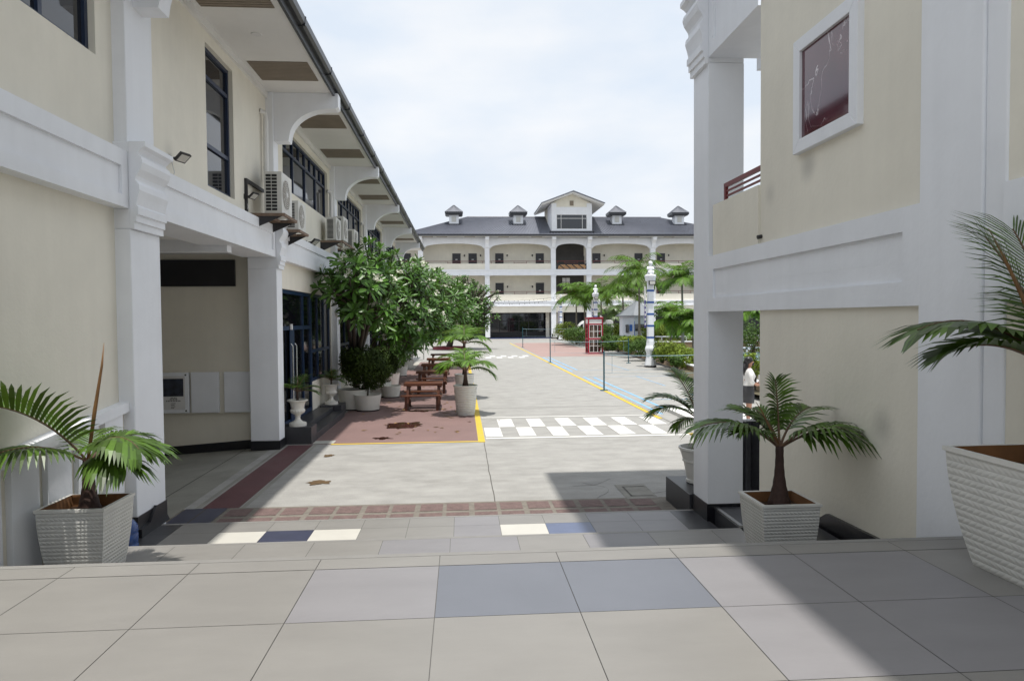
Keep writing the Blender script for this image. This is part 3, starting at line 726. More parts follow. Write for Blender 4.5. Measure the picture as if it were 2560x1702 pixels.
SS = MB(); SS.box(3.36, 5.4, 8.22, 9.06, .0, .36); SS.box(3.352, 3.40, 8.215, 9.06, .335, .364, 1)
tag(O('side_step', SS, [M_plinth, M_alu]), 'dark side step with a bright metal nosing at the right column foot', 'step')

# ------------------------------------------------------------------ the three storey building closing the court
BB = thing('hall_building', 'three storey hall with arcaded galleries and dark hipped roof closing the court', 'building', (16, 100, 0))
Y0, YW = 100.0, 102.4
XL, XR = -26.0, 62.0
bcols = [(-15.5, -14.8), (-6.0, -5.3), (3.44, 4.11), (12.94, 13.63), (18.09, 18.80), (27.46, 28.20), (36.9, 37.6), (46.4, 47.1), (55.8, 56.5)]
mb = MB()
mb.box(XL, XR, YW, YW+.3, 4.9, 14.5)
mb.box(XL, 13.6, YW+1.5, YW+1.7, 0, 4.9, 1); mb.box(13.6, XR, YW+1.5, YW+1.7, 0, 4.9, 1)
mb.box(XL, XR, Y0+.3, YW+2, 9.3, 9.5); mb.box(XL, XR, Y0+.3, YW+2, 4.75, 4.95)
mb.box(XL, XR, Y0-.6, YW+2, 14.45, 14.6)
mb.box(XL-.3, XL, Y0, 114, 0, 14.5); mb.box(XR, XR+.3, Y0, 114, 0, 14.5); mb.box(XL, XR, 113.7, 114, 0, 14.5)
O('wall', mb, [M_cream, M_interior], BB)
mb = MB()
mb.box(13.95, 18.1, YW-.05, YW+.2, 5.0, 9.3); mb.box(13.95, 18.1, YW-.05, YW+.2, 9.52, 14.4); O('stair_hall_shade', mb, M_interior, BB)  # dark slabs painted for the shade of the open stairwell
mb = MB(); mb.box(14.9, 16.0, YW-.12, YW-.06, 7.6, 8.8); mb.box(14.9, 16.0, YW-.13, YW-.11, 8.15, 8.2, 1); mb.box(15.4, 15.46, YW-.13, YW-.11, 7.6, 8.8, 1); O('stair_window', mb, [M_paper, M_iron], BB)
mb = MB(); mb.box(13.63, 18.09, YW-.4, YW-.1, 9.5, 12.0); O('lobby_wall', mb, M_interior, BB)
# ground floor glazing and floor
mb = MB()
for x0, x1 in ((-14.8, -6), (-5.3, 3.4), (4.2, 12.9)):
    mb.box(x0, x1, YW+1.2, YW+1.3, .9, 3.6)
gg = O('lobby_glass', mb, M_glass, BB)
mb = MB()
for x0, x1 in ((-14.8, -6), (-5.3, 3.4), (4.2, 12.9)):
    for k in range(7):
        x = x0+(x1-x0)*k/6; mb.box(x-.05, x+.05, YW+1.12, YW+1.2, 0, 3.7)
    mb.box(x0, x1, YW+1.13, YW+1.19, 2.45, 2.55); mb.box(x0, x1, YW+1.11, YW+1.21, .8, .9); mb.box(x0, x1, YW+1.14, YW+1.25, 0, .8)
O('glazing_bars', mb, M_iron, gg)
mb = MB(); mb.box(XL, XR, Y0-.02, YW+1.5, 0, .13); O('lobby_floor', mb, M_bluefloor, BB)
mb = MB(); mb.box(13.7, 15, Y0+2, Y0+2.5, 0, 3.73); mb.box(12.4, 12.9, Y0+2, Y0+2.4, .1, 3.73); O('lobby_pillar', mb, M_cream, BB)
mb = MB(); mb.box(15.3, XR, Y0+2.4, Y0+2.5, 0, 3.7); O('opening_shade_sheet', mb, M_black, BB)  # solid black sheet standing in for shade inside the ground floor opening
# floor bands, parapets
mb = MB()
for z0, z1, o in ((9.08, 9.86, .12), (9.70, 9.90, .18), (9.05, 9.18, .17), (4.67, 5.37, .12), (5.27, 5.42, .18), (4.63, 4.76, .17)):
    mb.box(XL, XR, Y0-o, Y0+.35, z0, z1)
O('floor_band', mb, M_white, BB)
mb = MB(); mb.box(XL, XR, Y0, Y0+.3, 3.73, 4.67)
for a, b in zip(bcols, bcols[1:]):
    if abs(a[0]-12.94) < .1: continue
    mb.box(a[1], b[0], Y0+.02, Y0+.2, 9.8, 10.74); mb.box(a[1], b[0], Y0+.02, Y0+.2, 5.3, 6.35)
mb.box(13.63, 18.09, Y0+.02, Y0+.2, 5.3, 6.35)
O('parapet', mb, M_cream, BB)
# lattice front of the middle bay: dark frame with tan blocks
mb = MB(); mb.box(13.63, 18.09, Y0-.02, Y0+.2, 9.87, 10.68)
lat = O('lattice_front', mb, M_iron, BB)
mb = MB()
for r in range(4):
    for c in range(17):
        if (c+r) % 4 == 3: continue
        x = 13.93+c*.235+(.05*r); mb.box(x, x+.22, Y0-.05, Y0-.021, 9.98+r*.155, 10.10+r*.155)
O('lattice_blocks', mb, M_ochre, lat)
# columns with cap bands
for a, b in bcols:
    mb = MB(); mb.box(a, b, Y0-.04, Y0+.6, .2, 14.42)
    for z in (4.3, 4.62, 5.1, 8.9, 9.05): mb.box(a-.06, b+.06, Y0-.20, Y0+.3, z, z+.10)
    c = O('column', mb, M_white, BB)
    mb = MB(); mb.box(a-.03, b+.03, Y0-.08, Y0+.63, 0, .2); O('column_base', mb, M_black, c)
# arch panels over the top gallery
for (a0, a1), (b0, b1) in zip(bcols, bcols[1:]):
    mb = MB(); x0, x1 = a1, b0; zs, zt = 12.86, 13.60; n = 20
    lo = [(x0+.05+(x1-x0-.1)*k/n, zs+(zt-zs)*math.sqrt(max(0, 1-(2*k/n-1)**2))**.8) for k in range(n+1)]
    for p, q in zip(lo, lo[1:]):
        for yy in (Y0+.02, Y0+.3): mb.face([(p[0], yy, p[1]), (q[0], yy, q[1]), (q[0], yy, 14.45), (p[0], yy, 14.45)])
        mb.face([(p[0], Y0+.02, p[1]), (p[0], Y0+.3, p[1]), (q[0], Y0+.3, q[1]), (q[0], Y0+.02, q[1])])
    for xx0, xx1 in ((x0, x0+.05), (x1-.05, x1)): mb.box(xx0, xx1, Y0+.02, Y0+.3, zs-.01, 14.45)
    O('arch_panel', mb, M_white, BB)
for a, b in bcols:
    c = (a+b)/2
    mb = MB(); mb.prism([(Y0-.04, 12.95), (Y0-.3, 13.0), (Y0-.42, 13.6), (Y0-.9, 13.98), (Y0-1.25, 14.05), (Y0-1.25, 14.55), (Y0-.04, 14.55)], 'x', c-.27, c+.27); O('eave_bracket', mb, M_white, BB)
mb = MB(); mb.box(XL-1, XR+1, Y0-1.3, Y0+.1, 14.45, 14.52); O('soffit', mb, M_soffit, BB)
k = 0
for x in (-9.6, -4.6, -2.6, 1.3, 6.1, 10.8, 20.4, 24.9, 30.0, 34.5):
    mb = MB(); mb.box(x-.75, x+.75, Y0-1.0, Y0-.25, 14.43, 14.449); O('soffit_vent', mb, M_ventslat, BB)
# doors with their small number plates, gallery rails
for z0, s in ((9.5, 10.72), (4.95, 6.3)):
    for x in (-8.4, -1.2, 1.15, 5.05, 10.98, 19.4, 25.7, 29.1, 35.2, 38.8, 44):
        mb = MB(); mb.box(x, x+1.2, YW-.09, YW-.001, z0, z0+2.95-(.05 if z0 > 9 else -.2))
        d = O('room_door', mb, M_black, BB)
        mb = MB(); mb.box(x+.45, x+.75, YW-.10, YW-.091, z0+1.95, z0+2.07); O('number_plate', mb, M_paper, d)
        mb = MB(); mb.blob((x+(1.75 if int(x) % 2 else -.5), YW-.12, z0+2.6), (.1, .1, .16), 8, 6); O('wall_lamp', mb, M_iron, BB)
for (a0, a1), (b0, b1) in zip(bcols, bcols[1:]):
    for z in (11.05, 6.70):
        mb = MB(); mb.box(a1, b0, Y0+.08, Y0+.13, z, z+.06)
        zlo = 10.74 if z > 9 else 6.35; xm = (a1+b0)/2
        for x in (a1+.3, xm-.9, xm+.9, b0-.3): mb.box(x-.025, x+.025, Y0+.085, Y0+.125, zlo, z)
        mb.box(xm-.9, xm+.9, Y0+.09, Y0+.12, zlo+.06, zlo+.10)
        O('gallery_rail', mb, M_redrail, BB)
# hipped roof in ribbed dark sheets
def rib_roof(mb, p0, p1, q1, q0, n, h=.07):
    """quad eave p0-p1, ridge q0-q1, with n raised ribs running up the slope"""
    p0, p1, q0, q1 = map(Vector, (p0, p1, q0, q1)); nor = (p1-p0).cross(q0-p0).normalized()
    mb.face([p0, p1, q1, q0])
    for k in range(n):
        for t, t2 in ((k/n, (k+.35)/n),):
            a, b = p0.lerp(p1, t), p0.lerp(p1, t2); c, d = q0.lerp(q1, t2), q0.lerp(q1, t)
            u = nor*h; mb.face([a+u, b+u, c+u, d+u]); mb.face([a, a+u, d+u, d]); mb.face([b, c, c+u, b+u])
EVZ, EVY, RGY, RGZ = 14.68, Y0-1.35, 107.0, 18.3
mb = MB()
rib_roof(mb, (-8.2, EVY, EVZ), (42, EVY, EVZ), (31.0, RGY, RGZ), (1.2, RGY, RGZ), 110)
mb.face([(-8.2, EVY, EVZ), (1.2, RGY, RGZ), (-8.2, 115.5, EVZ)]); mb.face([(42, EVY, EVZ), (42, 115.5, EVZ), (31, RGY, RGZ)])
mb.face([(-8.2, 115.5, EVZ), (1.2, RGY, RGZ), (31, RGY, RGZ), (42, 115.5, EVZ)])
mb.prism([(EVY+1, EVZ-.02), (RGY, EVZ+1.6), (114, EVZ-.02)], 'x', XL-1, -8.4); mb.prism([(EVY+1, EVZ-.02), (RGY, EVZ+1.6), (114, EVZ-.02)], 'x', 42.2, XR+1)
mb.tube([(1.2, RGY, RGZ+.05), (31, RGY, RGZ+.05)], .12, 6); mb.tube([(1.2, RGY, RGZ+.05), (-8.2, EVY, EVZ+.05)], .11, 6)
rf = O('roof', mb, M_roofdark, BB)
mb = MB(); mb.box(-8.4, 42.2, EVY-.14, EVY+.02, EVZ-.18, EVZ+.09); O('gutter', mb, M_gutter, rf)
def slope_z(y): return EVZ+(y-EVY)*(RGZ-EVZ)/(RGY-EVY)
for cx in (-.92, 8.55, 23.3, 32.8):
    cy = 104.0; zb = slope_z(cy)-.45
    mb = MB(); mb.box(cx-.70, cx+.70, cy-.70, cy+.70, zb, 18.1)
    cu = O('roof_cupola', mb, M_white, BB)
    mb = MB(); mb.box(cx-.33, cx+.33, cy-.73, cy-.701, zb+.55, 17.8)
    for j in range(7): mb.box(cx-.30, cx+.30, cy-.76, cy-.731, zb+.6+j*.12, zb+.66+j*.12)
    O('louvre', mb, M_acw, cu)
    mb = MB(); mb.box(cx-1.15, cx+1.15, cy-1.15, cy+1.15, 18.08, 18.2); mb.box(cx-1.28, cx+1.28, cy-1.28, cy+1.28, 18.2, 18.5); O('cupola_eave', mb, M_gutter, cu)
    mb = MB(); z = 18.5
    for dx0, dy0, dx1, dy1 in ((-1, -1, 1, -1), (1, -1, 1, 1), (1, 1, -1, 1), (-1, 1, -1, -1)):
        rib_roof(mb, (cx+dx0*1.3, cy+dy0*1.3, z), (cx+dx1*1.3, cy+dy1*1.3, z), (cx+dx1*.05, cy+dy1*.05, 19.62), (cx+dx0*.05, cy+dy0*.05, 19.62), 8, .05)
    O('cupola_roof', mb, M_roofdark, cu)
    mb = MB(); mb.box(cx-1.0, cx+1.0, cy-.95, cy-.72, zb-.1, zb+.25); O('flashing', mb, M_gutter, cu)
# gabled dormer over the middle bay
DY = Y0-.35
mb = MB(); gx0, gx1, gz = 13.0, 18.82, 15.2
mb.prism([(gx0, gz), (gx1, gz), (gx1, 19.3), ((gx0+gx1)/2, 20.6), (gx0, 19.3)], 'y', DY+.1, 108, 0)
dm = O('dormer', mb, M_cream, BB)
mb = MB(); mb.box(gx0-.03, gx0+.72, DY, DY+.3, gz, 19.3); mb.box(gx1-.72, gx1+.03, DY, DY+.3, gz, 19.3); mb.box(gx0, gx1, DY+.01, DY+.2, 17.68, 18.68)
mb.box(gx0, gx1, DY+.02, DY+.2, 15.3, 15.62); mb.box(gx0-.02, gx0+.0, DY, 104, gz, 19.3); mb.box(gx0, gx1, DY+.015, DY+.2, 18.55, 18.75)
O('dormer_trim', mb, M_white, dm)
mb = MB(); mb.box(13.72, 18.1, DY+.08, DY+.12, 15.6, 17.7); dg = O('dormer_window', mb, M_glass, dm)
mb = MB()
for x in (13.72, 14.35, 17.42, 18.04): mb.box(x, x+.07, DY+.05, DY+.081, 15.6, 17.7)
for z in (15.6, 17.1, 17.63): mb.box(13.72, 18.1, DY+.051, DY+.082, z, z+.07)
O('window_bars', mb, M_paper, dg)
mb = MB(); mb.box(15.65, 16.2, DY+.05, DY+.1, 18.95, 19.65); O('gable_vent', mb, M_ventslat, dm)
ax, az = 15.95, 20.78
for sgn in (-1, 1):
    ex = ax+sgn*4.45; ez = 19.1
    mb = MB()
    mb.prism([(ax, az), (ex, ez), (ex, ez-.22), (ax, az-.26)], 'y', DY-1.2, 109)
    O('dormer_eave', mb, M_soffit, dm)
    mb = MB(); rib_roof(mb, (ex+sgn*.1, DY-1.25, ez+.03), (ex+sgn*.1, 109, ez+.03), (ax, 109, az+.06), (ax, DY-1.25, az+.06), 26)
    mb.prism([(ax, az+.10), (ex+sgn*.1, ez+.07), (ex+sgn*.1, ez-.06), (ax, az-.05)], 'y', DY-1.32, DY-1.2)
    O('dormer_roof', mb, M_roofdark, dm)
mb = MB(); mb.box(gx0-.3, gx1+.3, DY-.25, DY+.1, gz-.15, gz+.12); O('flashing', mb, M_gutter, dm)

# ------------------------------------------------------------------ plants
def frond(mb, base, az, el, L, droop, nl, ll, lw, up=None, vee=0.5, m_leaf=0, m_st=1, sag=0.6, start=.18, twist=0.0, rr=None, pinch=1.0, rad=.012, seg=3):
    """one feather frond: a bending stalk with ribbon leaflets down both sides"""
    rr = rr or rnd
    pts = []; p = Vector(base); n = 14; dirs = []
    for k in range(n+1):
        t = k/n; e = el-droop*t**1.35; a = az+twist*t
        d = Vector((math.cos(a)*math.cos(e), math.sin(a)*math.cos(e), math.sin(e)))
        pts.append(p.copy()); dirs.append(d); p = p+d*(L/n)
    mb.tube(pts, [rad*(1-.8*k/n)+.0015 for k in range(n+1)], 5, m_st)
    for s in (-1, 1):
        for j in range(nl):
            t = start+(1-start)*(j+.5*(s > 0)*.6+.2)/nl
            if t > .995: t = .995
            k = min(int(t*n), n-1); f = t*n-k
            q = pts[k].lerp(pts[k+1], f); d = dirs[k].lerp(dirs[k+1], f).normalized()
            side = d.cross(Vector((0, 0, 1)))
            if side.length < 1e-3: side = Vector((-math.sin(az), math.cos(az), 0))
            side.normalize(); nor = side.cross(d).normalized()
            u = (t-start)/(1-start)
            ln = ll*(.45+.75*math.sin(PI*min(1, .12+.80*u))**.8)*(1-.35*max(0, u-.75)/.25)*rr.uniform(.88, 1.08)
            fw = .35+.75*u
            ld = (side*s*(1-.45*u)+d*fw+nor*vee*(1-.5*u)).normalized()
            wv = (d-ld*d.dot(ld)).normalized()*lw*rr.uniform(.85, 1.1)
            if pinch != 1: wv *= pinch
            pr = None; pos = q.copy(); dd = ld.copy()
            prof = (.55, 1.0, .8, 0.0) if seg == 3 else (.6, .95, 0.0)
            i0 = len(mb.v)
            for h in range(seg+1):
                ww = wv*prof[h]*.5
                if h < seg: mb.v += [pos-ww, pos+ww]
                else: mb.v += [pos]
                dd = (dd+Vector((0, 0, -1))*sag*(.25+.5*h/seg)*rr.uniform(.8, 1.2)).normalized()
                pos = pos+dd*(ln/seg)
            for h in range(seg-1):
                o = i0+2*h; mb.f.append((o, o+1, o+3, o+2)); mb.m.append(m_leaf)
            o = i0+2*(seg-1); mb.f.append((o, o+1, o+2)); mb.m.append(m_leaf)
    return pts

def potted_palm(name, label, base, th, r0, r1, fronds, group, leaf=M_palm, spear=None, lean=(0, 0), rings=True, stalk_up=.16):
    P = thing(name, label, 'palm', base, group)
    B = Vector(base)
    mb = MB(); pts = []; rads = []
    for k in range(13):
        t = k/12; pts.append(B+Vector((lean[0]*t*t, lean[1]*t*t, th*t)))
        rads.append((r0*(1-t)**2.6+r1*(1-(1-t)**2.6))*(1.0+(.04 if k % 2 else -.02)))
    mb.tube(pts, rads, 14); tr = O('trunk', mb, M_bark, P, smooth=True)
    top = pts[-1]
    for fr in fronds:
        mb = MB(); kw = dict(fr); o = kw.pop('o', (0, 0, 0))
        frond(mb, top+Vector(o)-Vector((0, 0, .02)), **kw); O('frond', mb, [leaf, M_rachis], P)
    if spear:
        mb = MB(); az, el, L, rad = spear
        d = Vector((math.cos(az)*math.cos(el), math.sin(az)*math.cos(el), math.sin(el)))
        mb.tube([top, top+d*L*.4, top+d*L*.8+Vector((0.01, 0, 0)), top+d*L], [rad*.8, rad, rad*.6, .002], 8); O('spear_leaf', mb, M_spear, P, smooth=True)
    return P

# square woven planters: tapering bowed sides, rolled rim, soil inside
def square_planter(name, label, cx, cy, z0, wt, wb, h, rz=0.0, rows=20, cols=15):
    P = thing(name, label, 'planter', (cx, cy, z0), 'white square woven planters', rz)
    mb = MB(); n = 10
    def hw(t): return (wb+(wt-wb)*(1-(1-t)**1.7))/2
    for s in range(4):
        ca, sa = math.cos(PI/2*s), math.sin(PI/2*s)
        T = lambda x, y, z: (x*ca-y*sa, x*sa+y*ca, z)
        for k in range(n):
            t0, t1 = k/n*.955, (k+1)/n*.955; a, b = hw(t0), hw(t1)
            mb.face([T(-a, -a, t0*h), T(a, -a, t0*h), T(b, -b, t1*h), T(-b, -b, t1*h)], 0,
                    [(-a/wt*cols, t0*rows), (a/wt*cols, t0*rows), (b/wt*cols, t1*rows), (-b/wt*cols, t1*rows)])
    O('planter_body', mb, M_rope, P, world=False)
    mb = MB(); a = hw(1)+.012; b = hw(.955)-.001; i = a-.035; z1, z2 = h*.955, h
    for s in range(4):
        ca, sa = math.cos(PI/2*s), math.sin(PI/2*s); T = lambda x, y, z: (x*ca-y*sa, x*sa+y*ca, z)
        mb.face([T(-b, -b, z1), T(b, -b, z1), T(a, -a, z1+.006), T(-a, -a, z1+.006)]); mb.face([T(-a, -a, z1+.006), T(a, -a, z1+.006), T(a, -a, z2), T(-a, -a, z2)])
        mb.face([T(-a, -a, z2), T(a, -a, z2), T(i, -i, z2), T(-i, -i, z2)])
    O('rim', mb, M_pot, P, world=False)
    mb = MB(); zs = h*.84; j = i-.02
    for s in range(4):
        ca, sa = math.cos(PI/2*s), math.sin(PI/2*s); T = lambda x, y, z: (x*ca-y*sa, x*sa+y*ca, z)
        mb.face([T(-i, -i, z2-.001), T(i, -i, z2-.001), T(j, -j, zs), T(-j, -j, zs)], 0)
    g = 9
    for a_ in range(g):
        for b_ in range(g):
            def q(u, v): 
                x, y = -j+2*j*u/g, -j+2*j*v/g; return (x, y, zs+.012*noise.noise(Vector((x*9, y*9, cx)))+.005)
            mb.face([q(a_, b_), q(a_+1, b_), q(a_+1, b_+1), q(a_, b_+1)], 1)
    O('soil', mb, [M_rust, M_soil], P, world=False)
    return P
D2 = R
square_planter('square_planter', 'white square woven planter on the left tread, palm leaf shadow beside it', -3.76, 7.24, T1, .625, .47, .765)
square_planter('square_planter', 'white square woven planter behind the platform edge by the right column', 2.70, 5.77, .80, .485, .37, .55)
square_planter('square_planter', 'large white square woven planter standing on the platform at the right edge', 3.13, 3.47, PZ, .70, .50, .66, rz=R(1), rows=17)

FL = lambda az, el, L, dr, nl=26, ll=.34, lw=.034, **k: dict(az=R(az), el=R(el), L=L, droop=R(dr), nl=nl, ll=ll, lw=lw, **k)
potted_palm('bottle_palm', 'young bottle palm with upright orange spear in the left square planter', (-3.74, 7.25, .98), .54, .125, .05,
    [FL(243, 52, 1.40, 52, 24, .44, .046, vee=1.1, sag=.5, start=.2), FL(240, 34, 1.10, 66, 20, .42, .046, sag=.9, vee=.3, start=.25), FL(-24, 54, .80, 104, 24, .44, .054, vee=.2, sag=.75, start=.25),
     FL(-34, 26, .64, 56, 20, .42, .050, sag=1.0, vee=.1, start=.3), FL(50, 46, .62, 70, 18, .32, .036), FL(110, 52, .6, 70, 16, .32, .036), FL(2, 34, .70, 62, 20, .40, .050, sag=.9, start=.3)],
    'young palms in pots', spear=(R(22), R(82), 1.18, .020))
potted_palm('bottle_palm', 'young bottle palm with a ringed bulbous foot in the middle square planter', (2.72, 5.80, 1.27), .52, .105, .034,
    [FL(183, 40, .78, 62, 20, .40, .038, vee=.45, sag=.9, start=.28), FL(200, 44, .5, 60, 16, .24, .024, start=.3), FL(-24, 36, .70, 58, 20, .38, .040, vee=.2, sag=1.0, start=.28), FL(-42, 46, .62, 66, 18, .36, .038, sag=.9, start=.28),
     FL(78, 80, .60, 14, 16, .22, .026, vee=1.6, start=.35), FL(150, 60, .52, 55, 15, .28, .032, start=.3), FL(30, 58, .58, 60, 15, .30, .034, start=.3), FL(110, 66, .45, 55, 16, .22, .022, start=.3)],
    'young palms in pots', spear=(R(150), R(62), .42, .009))
potted_palm('bottle_palm', 'tall bottle palm with wide leaflets in the large planter at the right edge', (3.19, 3.52, 2.03), .56, .085, .042,
    [FL(172, 50, .84, 80, 20, .38, .060, vee=.1, sag=.4, start=.3), FL(150, 74, .84, 20, 24, .46, .012, vee=.1, sag=.5, start=.3), FL(95, 80, .88, 25, 24, .42, .013, vee=.1, sag=.4, start=.3),
     FL(10, 40, .8, 70, 26, .34, .036), FL(60, 60, .8, 60, 22, .34, .03), FL(-40, 45, .7, 70, 24, .3, .036), FL(166, 42, .62, 80, 18, .30, .036, sag=.6, start=.3)],
    'young palms in pots', spear=(R(165), R(66), .85, .012))
# rope pot with palm on the plinth behind the right column
def round_pot(name, label, c, prof, n=32, group=None, fl=None, soil_r=None, soil_z=None, mt=M_potw):
    P = thing(name, label, 'plant pot', c, group)
    mb = MB(); mb.lathe(prof, c, n, fl=fl); O('pot_body', mb, mt, P, auto=35)
    if soil_r:
        mb = MB(); mb.lathe([(soil_r*.9, soil_z-.01), (soil_r, soil_z)], c, 20); O('soil', mb, M_soil, P)
    return P
round_pot('basket_pot', 'grey white basket patterned pot on the plinth behind the right column', (3.62, 10.38, .38),
    [(.19, 0), (.21, .012), (.21, .05), (.195, .06), (.245, .32), (.265, .33), (.265, .355), (.255, .36), (.30, .50), (.325, .515), (.325, .545), (.295, .55), (.28, .47)], 40, None,
    lambda k, j, n: 1+(.022 if (j+k) % 2 else -.01)*(2 < k < 9), .285, .475, M_pot)
potted_palm('bottle_palm', 'small bottle palm with a split crown in the basket pot behind the right column', (3.60, 10.40, .84), .52, .085, .045,
    [FL(168, 52, .86, 75, 20, .36, .044, start=.25), FL(186, 38, .84, 80, 22, .32, .034, sag=.7), FL(120, 66, .92, 34, 26, .30, .028, vee=.6), FL(15, 58, .8, 40, 22, .32, .034, vee=.6), FL(60, 60, .8, 50, 22, .3, .03), FL(205, 15, .5, 70, 14, .24, .03, sag=.9)],
    'young palms in pots')
# urns by the glass door
URN = [(.20, 0), (.20, .07), (.17, .085), (.12, .10), (.065, .145), (.055, .19), (.06, .22), (.075, .235), (.055, .25), (.10, .28), (.155, .315), (.172, .355), (.16, .395), (.145, .405),
       (.150, .43), (.160, .50), (.185, .56), (.235, .59), (.245, .605), (.235, .62), (.20, .62), (.18, .57)]
urn_fl = lambda k, j, n: 1+(.03*math.cos(j*PI*2/n*16) if 9 <= k <= 12 else 0)
for i, (c, lab, pl) in enumerate((((-3.89, 16.85, .40), 'white classical urn on the near block of the entrance step', 'thin palm seedling in the near white urn, leaves yellowing'),
                                  ((-3.98, 21.65, .33), 'white classical urn on the far block of the entrance step', 'short palm seedling in the far white urn'))):
    u = round_pot('garden_urn', lab, c, URN, 48, 'white garden urns', urn_fl, .19, .585)
    potted_palm('palm_seedling', pl, (c[0], c[1], c[2]+.57), .26 if i == 0 else .18, .035, .022,
        [FL(a+rnd.uniform(-15, 15), e, .48-.1*i, 50, 14, .26, .022, sag=.5) for a, e in ((170, 30), (20, 30), (100, 60), (-70, 40), (240, 45), (50, 70), (-5, 12))], 'young palms in pots', spear=(R(80), R(85), .35, .008))
# ribbed round pots along the yellow line
RIB = [(.26, 0), (.27, .01)]
for k in range(15):
    z = .05+k*.052; r = .265+.075*(k/15)**.8; RIB += [(r, z), (r+.014, z+.012), (r+.014, z+.034), (r+.002, z+.046)]
RIB += [(.345, .84), (.365, .86), (.368, .90), (.345, .905), (.32, .86)]
for c, lab, pl, s in (((.11, 21.15, 0), 'white horizontally ribbed pot beside the yellow line, nearest the crossing', 'bushy palm in the near ribbed white pot', 1.0),
                   ((.10, 25.4, 0), 'white ribbed pot just behind the nearer ribbed pot', 'taller bushy palm in the ribbed pot behind', 1.05)):
    round_pot('ribbed_pot', lab, c, RIB, 40, 'ribbed white pots', None, .33, .83, M_pot)
    i = 0 if s == 1.0 else 1
    potted_palm('pot_palm', pl, (c[0], c[1], .80), .55+.65*i, .13-.04*i, .05,
        [FL(a+rnd.uniform(-10, 10), e, .95*s, 80, 20, .44, .046, sag=.8) for a, e in ((178, 42), (5, 40), (-12, 20), (60, 60), (120, 65), (-90, 50), (-130, 45), (210, 35), (90, 80), (-45, 45), (150, 60), (30, 70))], 'young palms in pots', leaf=M_palmf)

# leafy masses ---------------------------------------------------------------
def leaf_cloud(mb, c, r, n, ls, rr, shell=.55, m=0, rough=.25, flat=0.0, sq=1.0):
    c = Vector(c); sd = rr.uniform(0, 50)
    for _ in range(n):
        z = rr.uniform(-1, 1); a = rr.uniform(0, 2*PI); s = math.sqrt(1-z*z); d = Vector((s*math.cos(a), s*math.sin(a), z))
        q = (shell+(1-shell)*rr.random()**.6)*(1+rough*noise.noise(d*1.9+Vector((sd, 0, 0)))+rough*.6*noise.noise(d*5+Vector((sd, 9, 0))))
        p = c+Vector((d.x*r[0], d.y*r[1], d.z*r[2]))*q
        o = (d+Vector((rr.gauss(0, .55), rr.gauss(0, .55), rr.gauss(.25, .5)))).normalized()
        t = o.cross(Vector((rr.gauss(0, 1), rr.gauss(0, 1), rr.gauss(0, 1)))).normalized(); b = o.cross(t)
        l = ls*rr.uniform(.6, 1.25); wd = l*.42*sq
        mb.face([p-t*l*.5, p+b*wd*.5+o*l*.06, p+t*l*.5, p-b*wd*.5+o*l*.06], m)

def shrub(name, label, c, r, n, ls, mt, group, seed, stem=0.0, cat='shrub', shell=.5, clumps=5, stems=5):
    rr = random.Random(seed); P = thing(name, label, cat, (c[0], c[1], c[2]-r[2]-stem), group)
    mb = MB(); leaf_cloud(mb, c, r, n//2, ls, rr, shell)
    for k in range(clumps):
        a = rr.uniform(0, 2*PI); e = rr.uniform(-.3, 1.0)
        cc = (c[0]+math.cos(a)*r[0]*.62, c[1]+math.sin(a)*r[1]*.62, c[2]+e*r[2]*.55)
        leaf_cloud(mb, cc, (r[0]*.48, r[1]*.48, r[2]*.5), n//(2*clumps), ls, rr, .35)
    O('foliage', mb, mt, P)
    mb = MB(); zb = c[2]-r[2]-stem
    for k in range(stems):
        a = 2*PI*k/stems+rr.uniform(-.4, .4); x, y = math.cos(a), math.sin(a)
        mb.tube([(c[0]+x*.05, c[1]+y*.05, zb), (c[0]+x*.1, c[1]+y*.1, zb+stem+r[2]*.4), (c[0]+x*r[0]*.5, c[1]+y*r[1]*.5, c[2]+r[2]*.3)], [.03, .025, .008], 6)
    O('stems', mb, M_branch, P); return P

# double-bowl planters with clipped shrubs along the shop front
def bowl_planter(label, x, y, s=1.0, small=None, group='white bowl planters'):
    P = thing('bowl_planter', label, 'planter', (x, y, 0), group)
    mb = MB(); mb.lathe([(.33*s, 0), (.35*s, .01), (.43*s, .52*s), (.44*s, .53*s), (.40*s, .53*s), (.36*s, .44*s)], (x, y, .03), 36); O('bowl', mb, M_potw, P, auto=35)
    if small:
        mb = MB(); mb.lathe([(.28*s, 0), (.30*s, .01), (.36*s, .40*s), (.37*s, .41*s), (.33*s, .41*s), (.30*s, .33*s)], (x+small[0], y+small[1], .03), 36); O('small_bowl', mb, M_potw, P, auto=35)
    mb = MB(); mb.lathe([(.35*s, 0), (.36*s, .03)], (x, y, 0), 30)
    if small: mb.lathe([(.3*s, 0), (.31*s, .03)], (x+small[0], y+small[1], 0), 30)
    O('foot_ring', mb, M_black, P)
    mb = MB(); mb.lathe([(.3*s, .40*s), (.37*s, .47*s)], (x, y, .03), 24); O('soil', mb, M_soil, P); return P
spots = [(-3.52, 22.95, 1.18, (.52, -.40), 'biggest bowl planter, two joined white bowls by the far urn'), (-3.08, 26.6, 1.0, (.45, -.34), 'second white bowl planter behind the biggest one'),
         (-3.12, 31.0, .95, None, 'third white bowl planter along the shop front'), (-3.15, 36.0, .95, None, 'fourth white bowl planter along the shop front'), (-3.2, 41.5, .95, None, 'farthest white bowl planter, next to the pale ramp')]
for x, y, s, sm, lab in spots: bowl_planter(lab, x, y, s, sm)
shrub('topiary_shrub', 'dark round clipped shrub, the largest, in the nearest double bowl planter', (-3.10, 22.8, 1.36), (.82, .8, .70), 12000, .10, M_bush, 'clipped shrubs in bowl planters', 1, .35, shell=.5, stems=3)
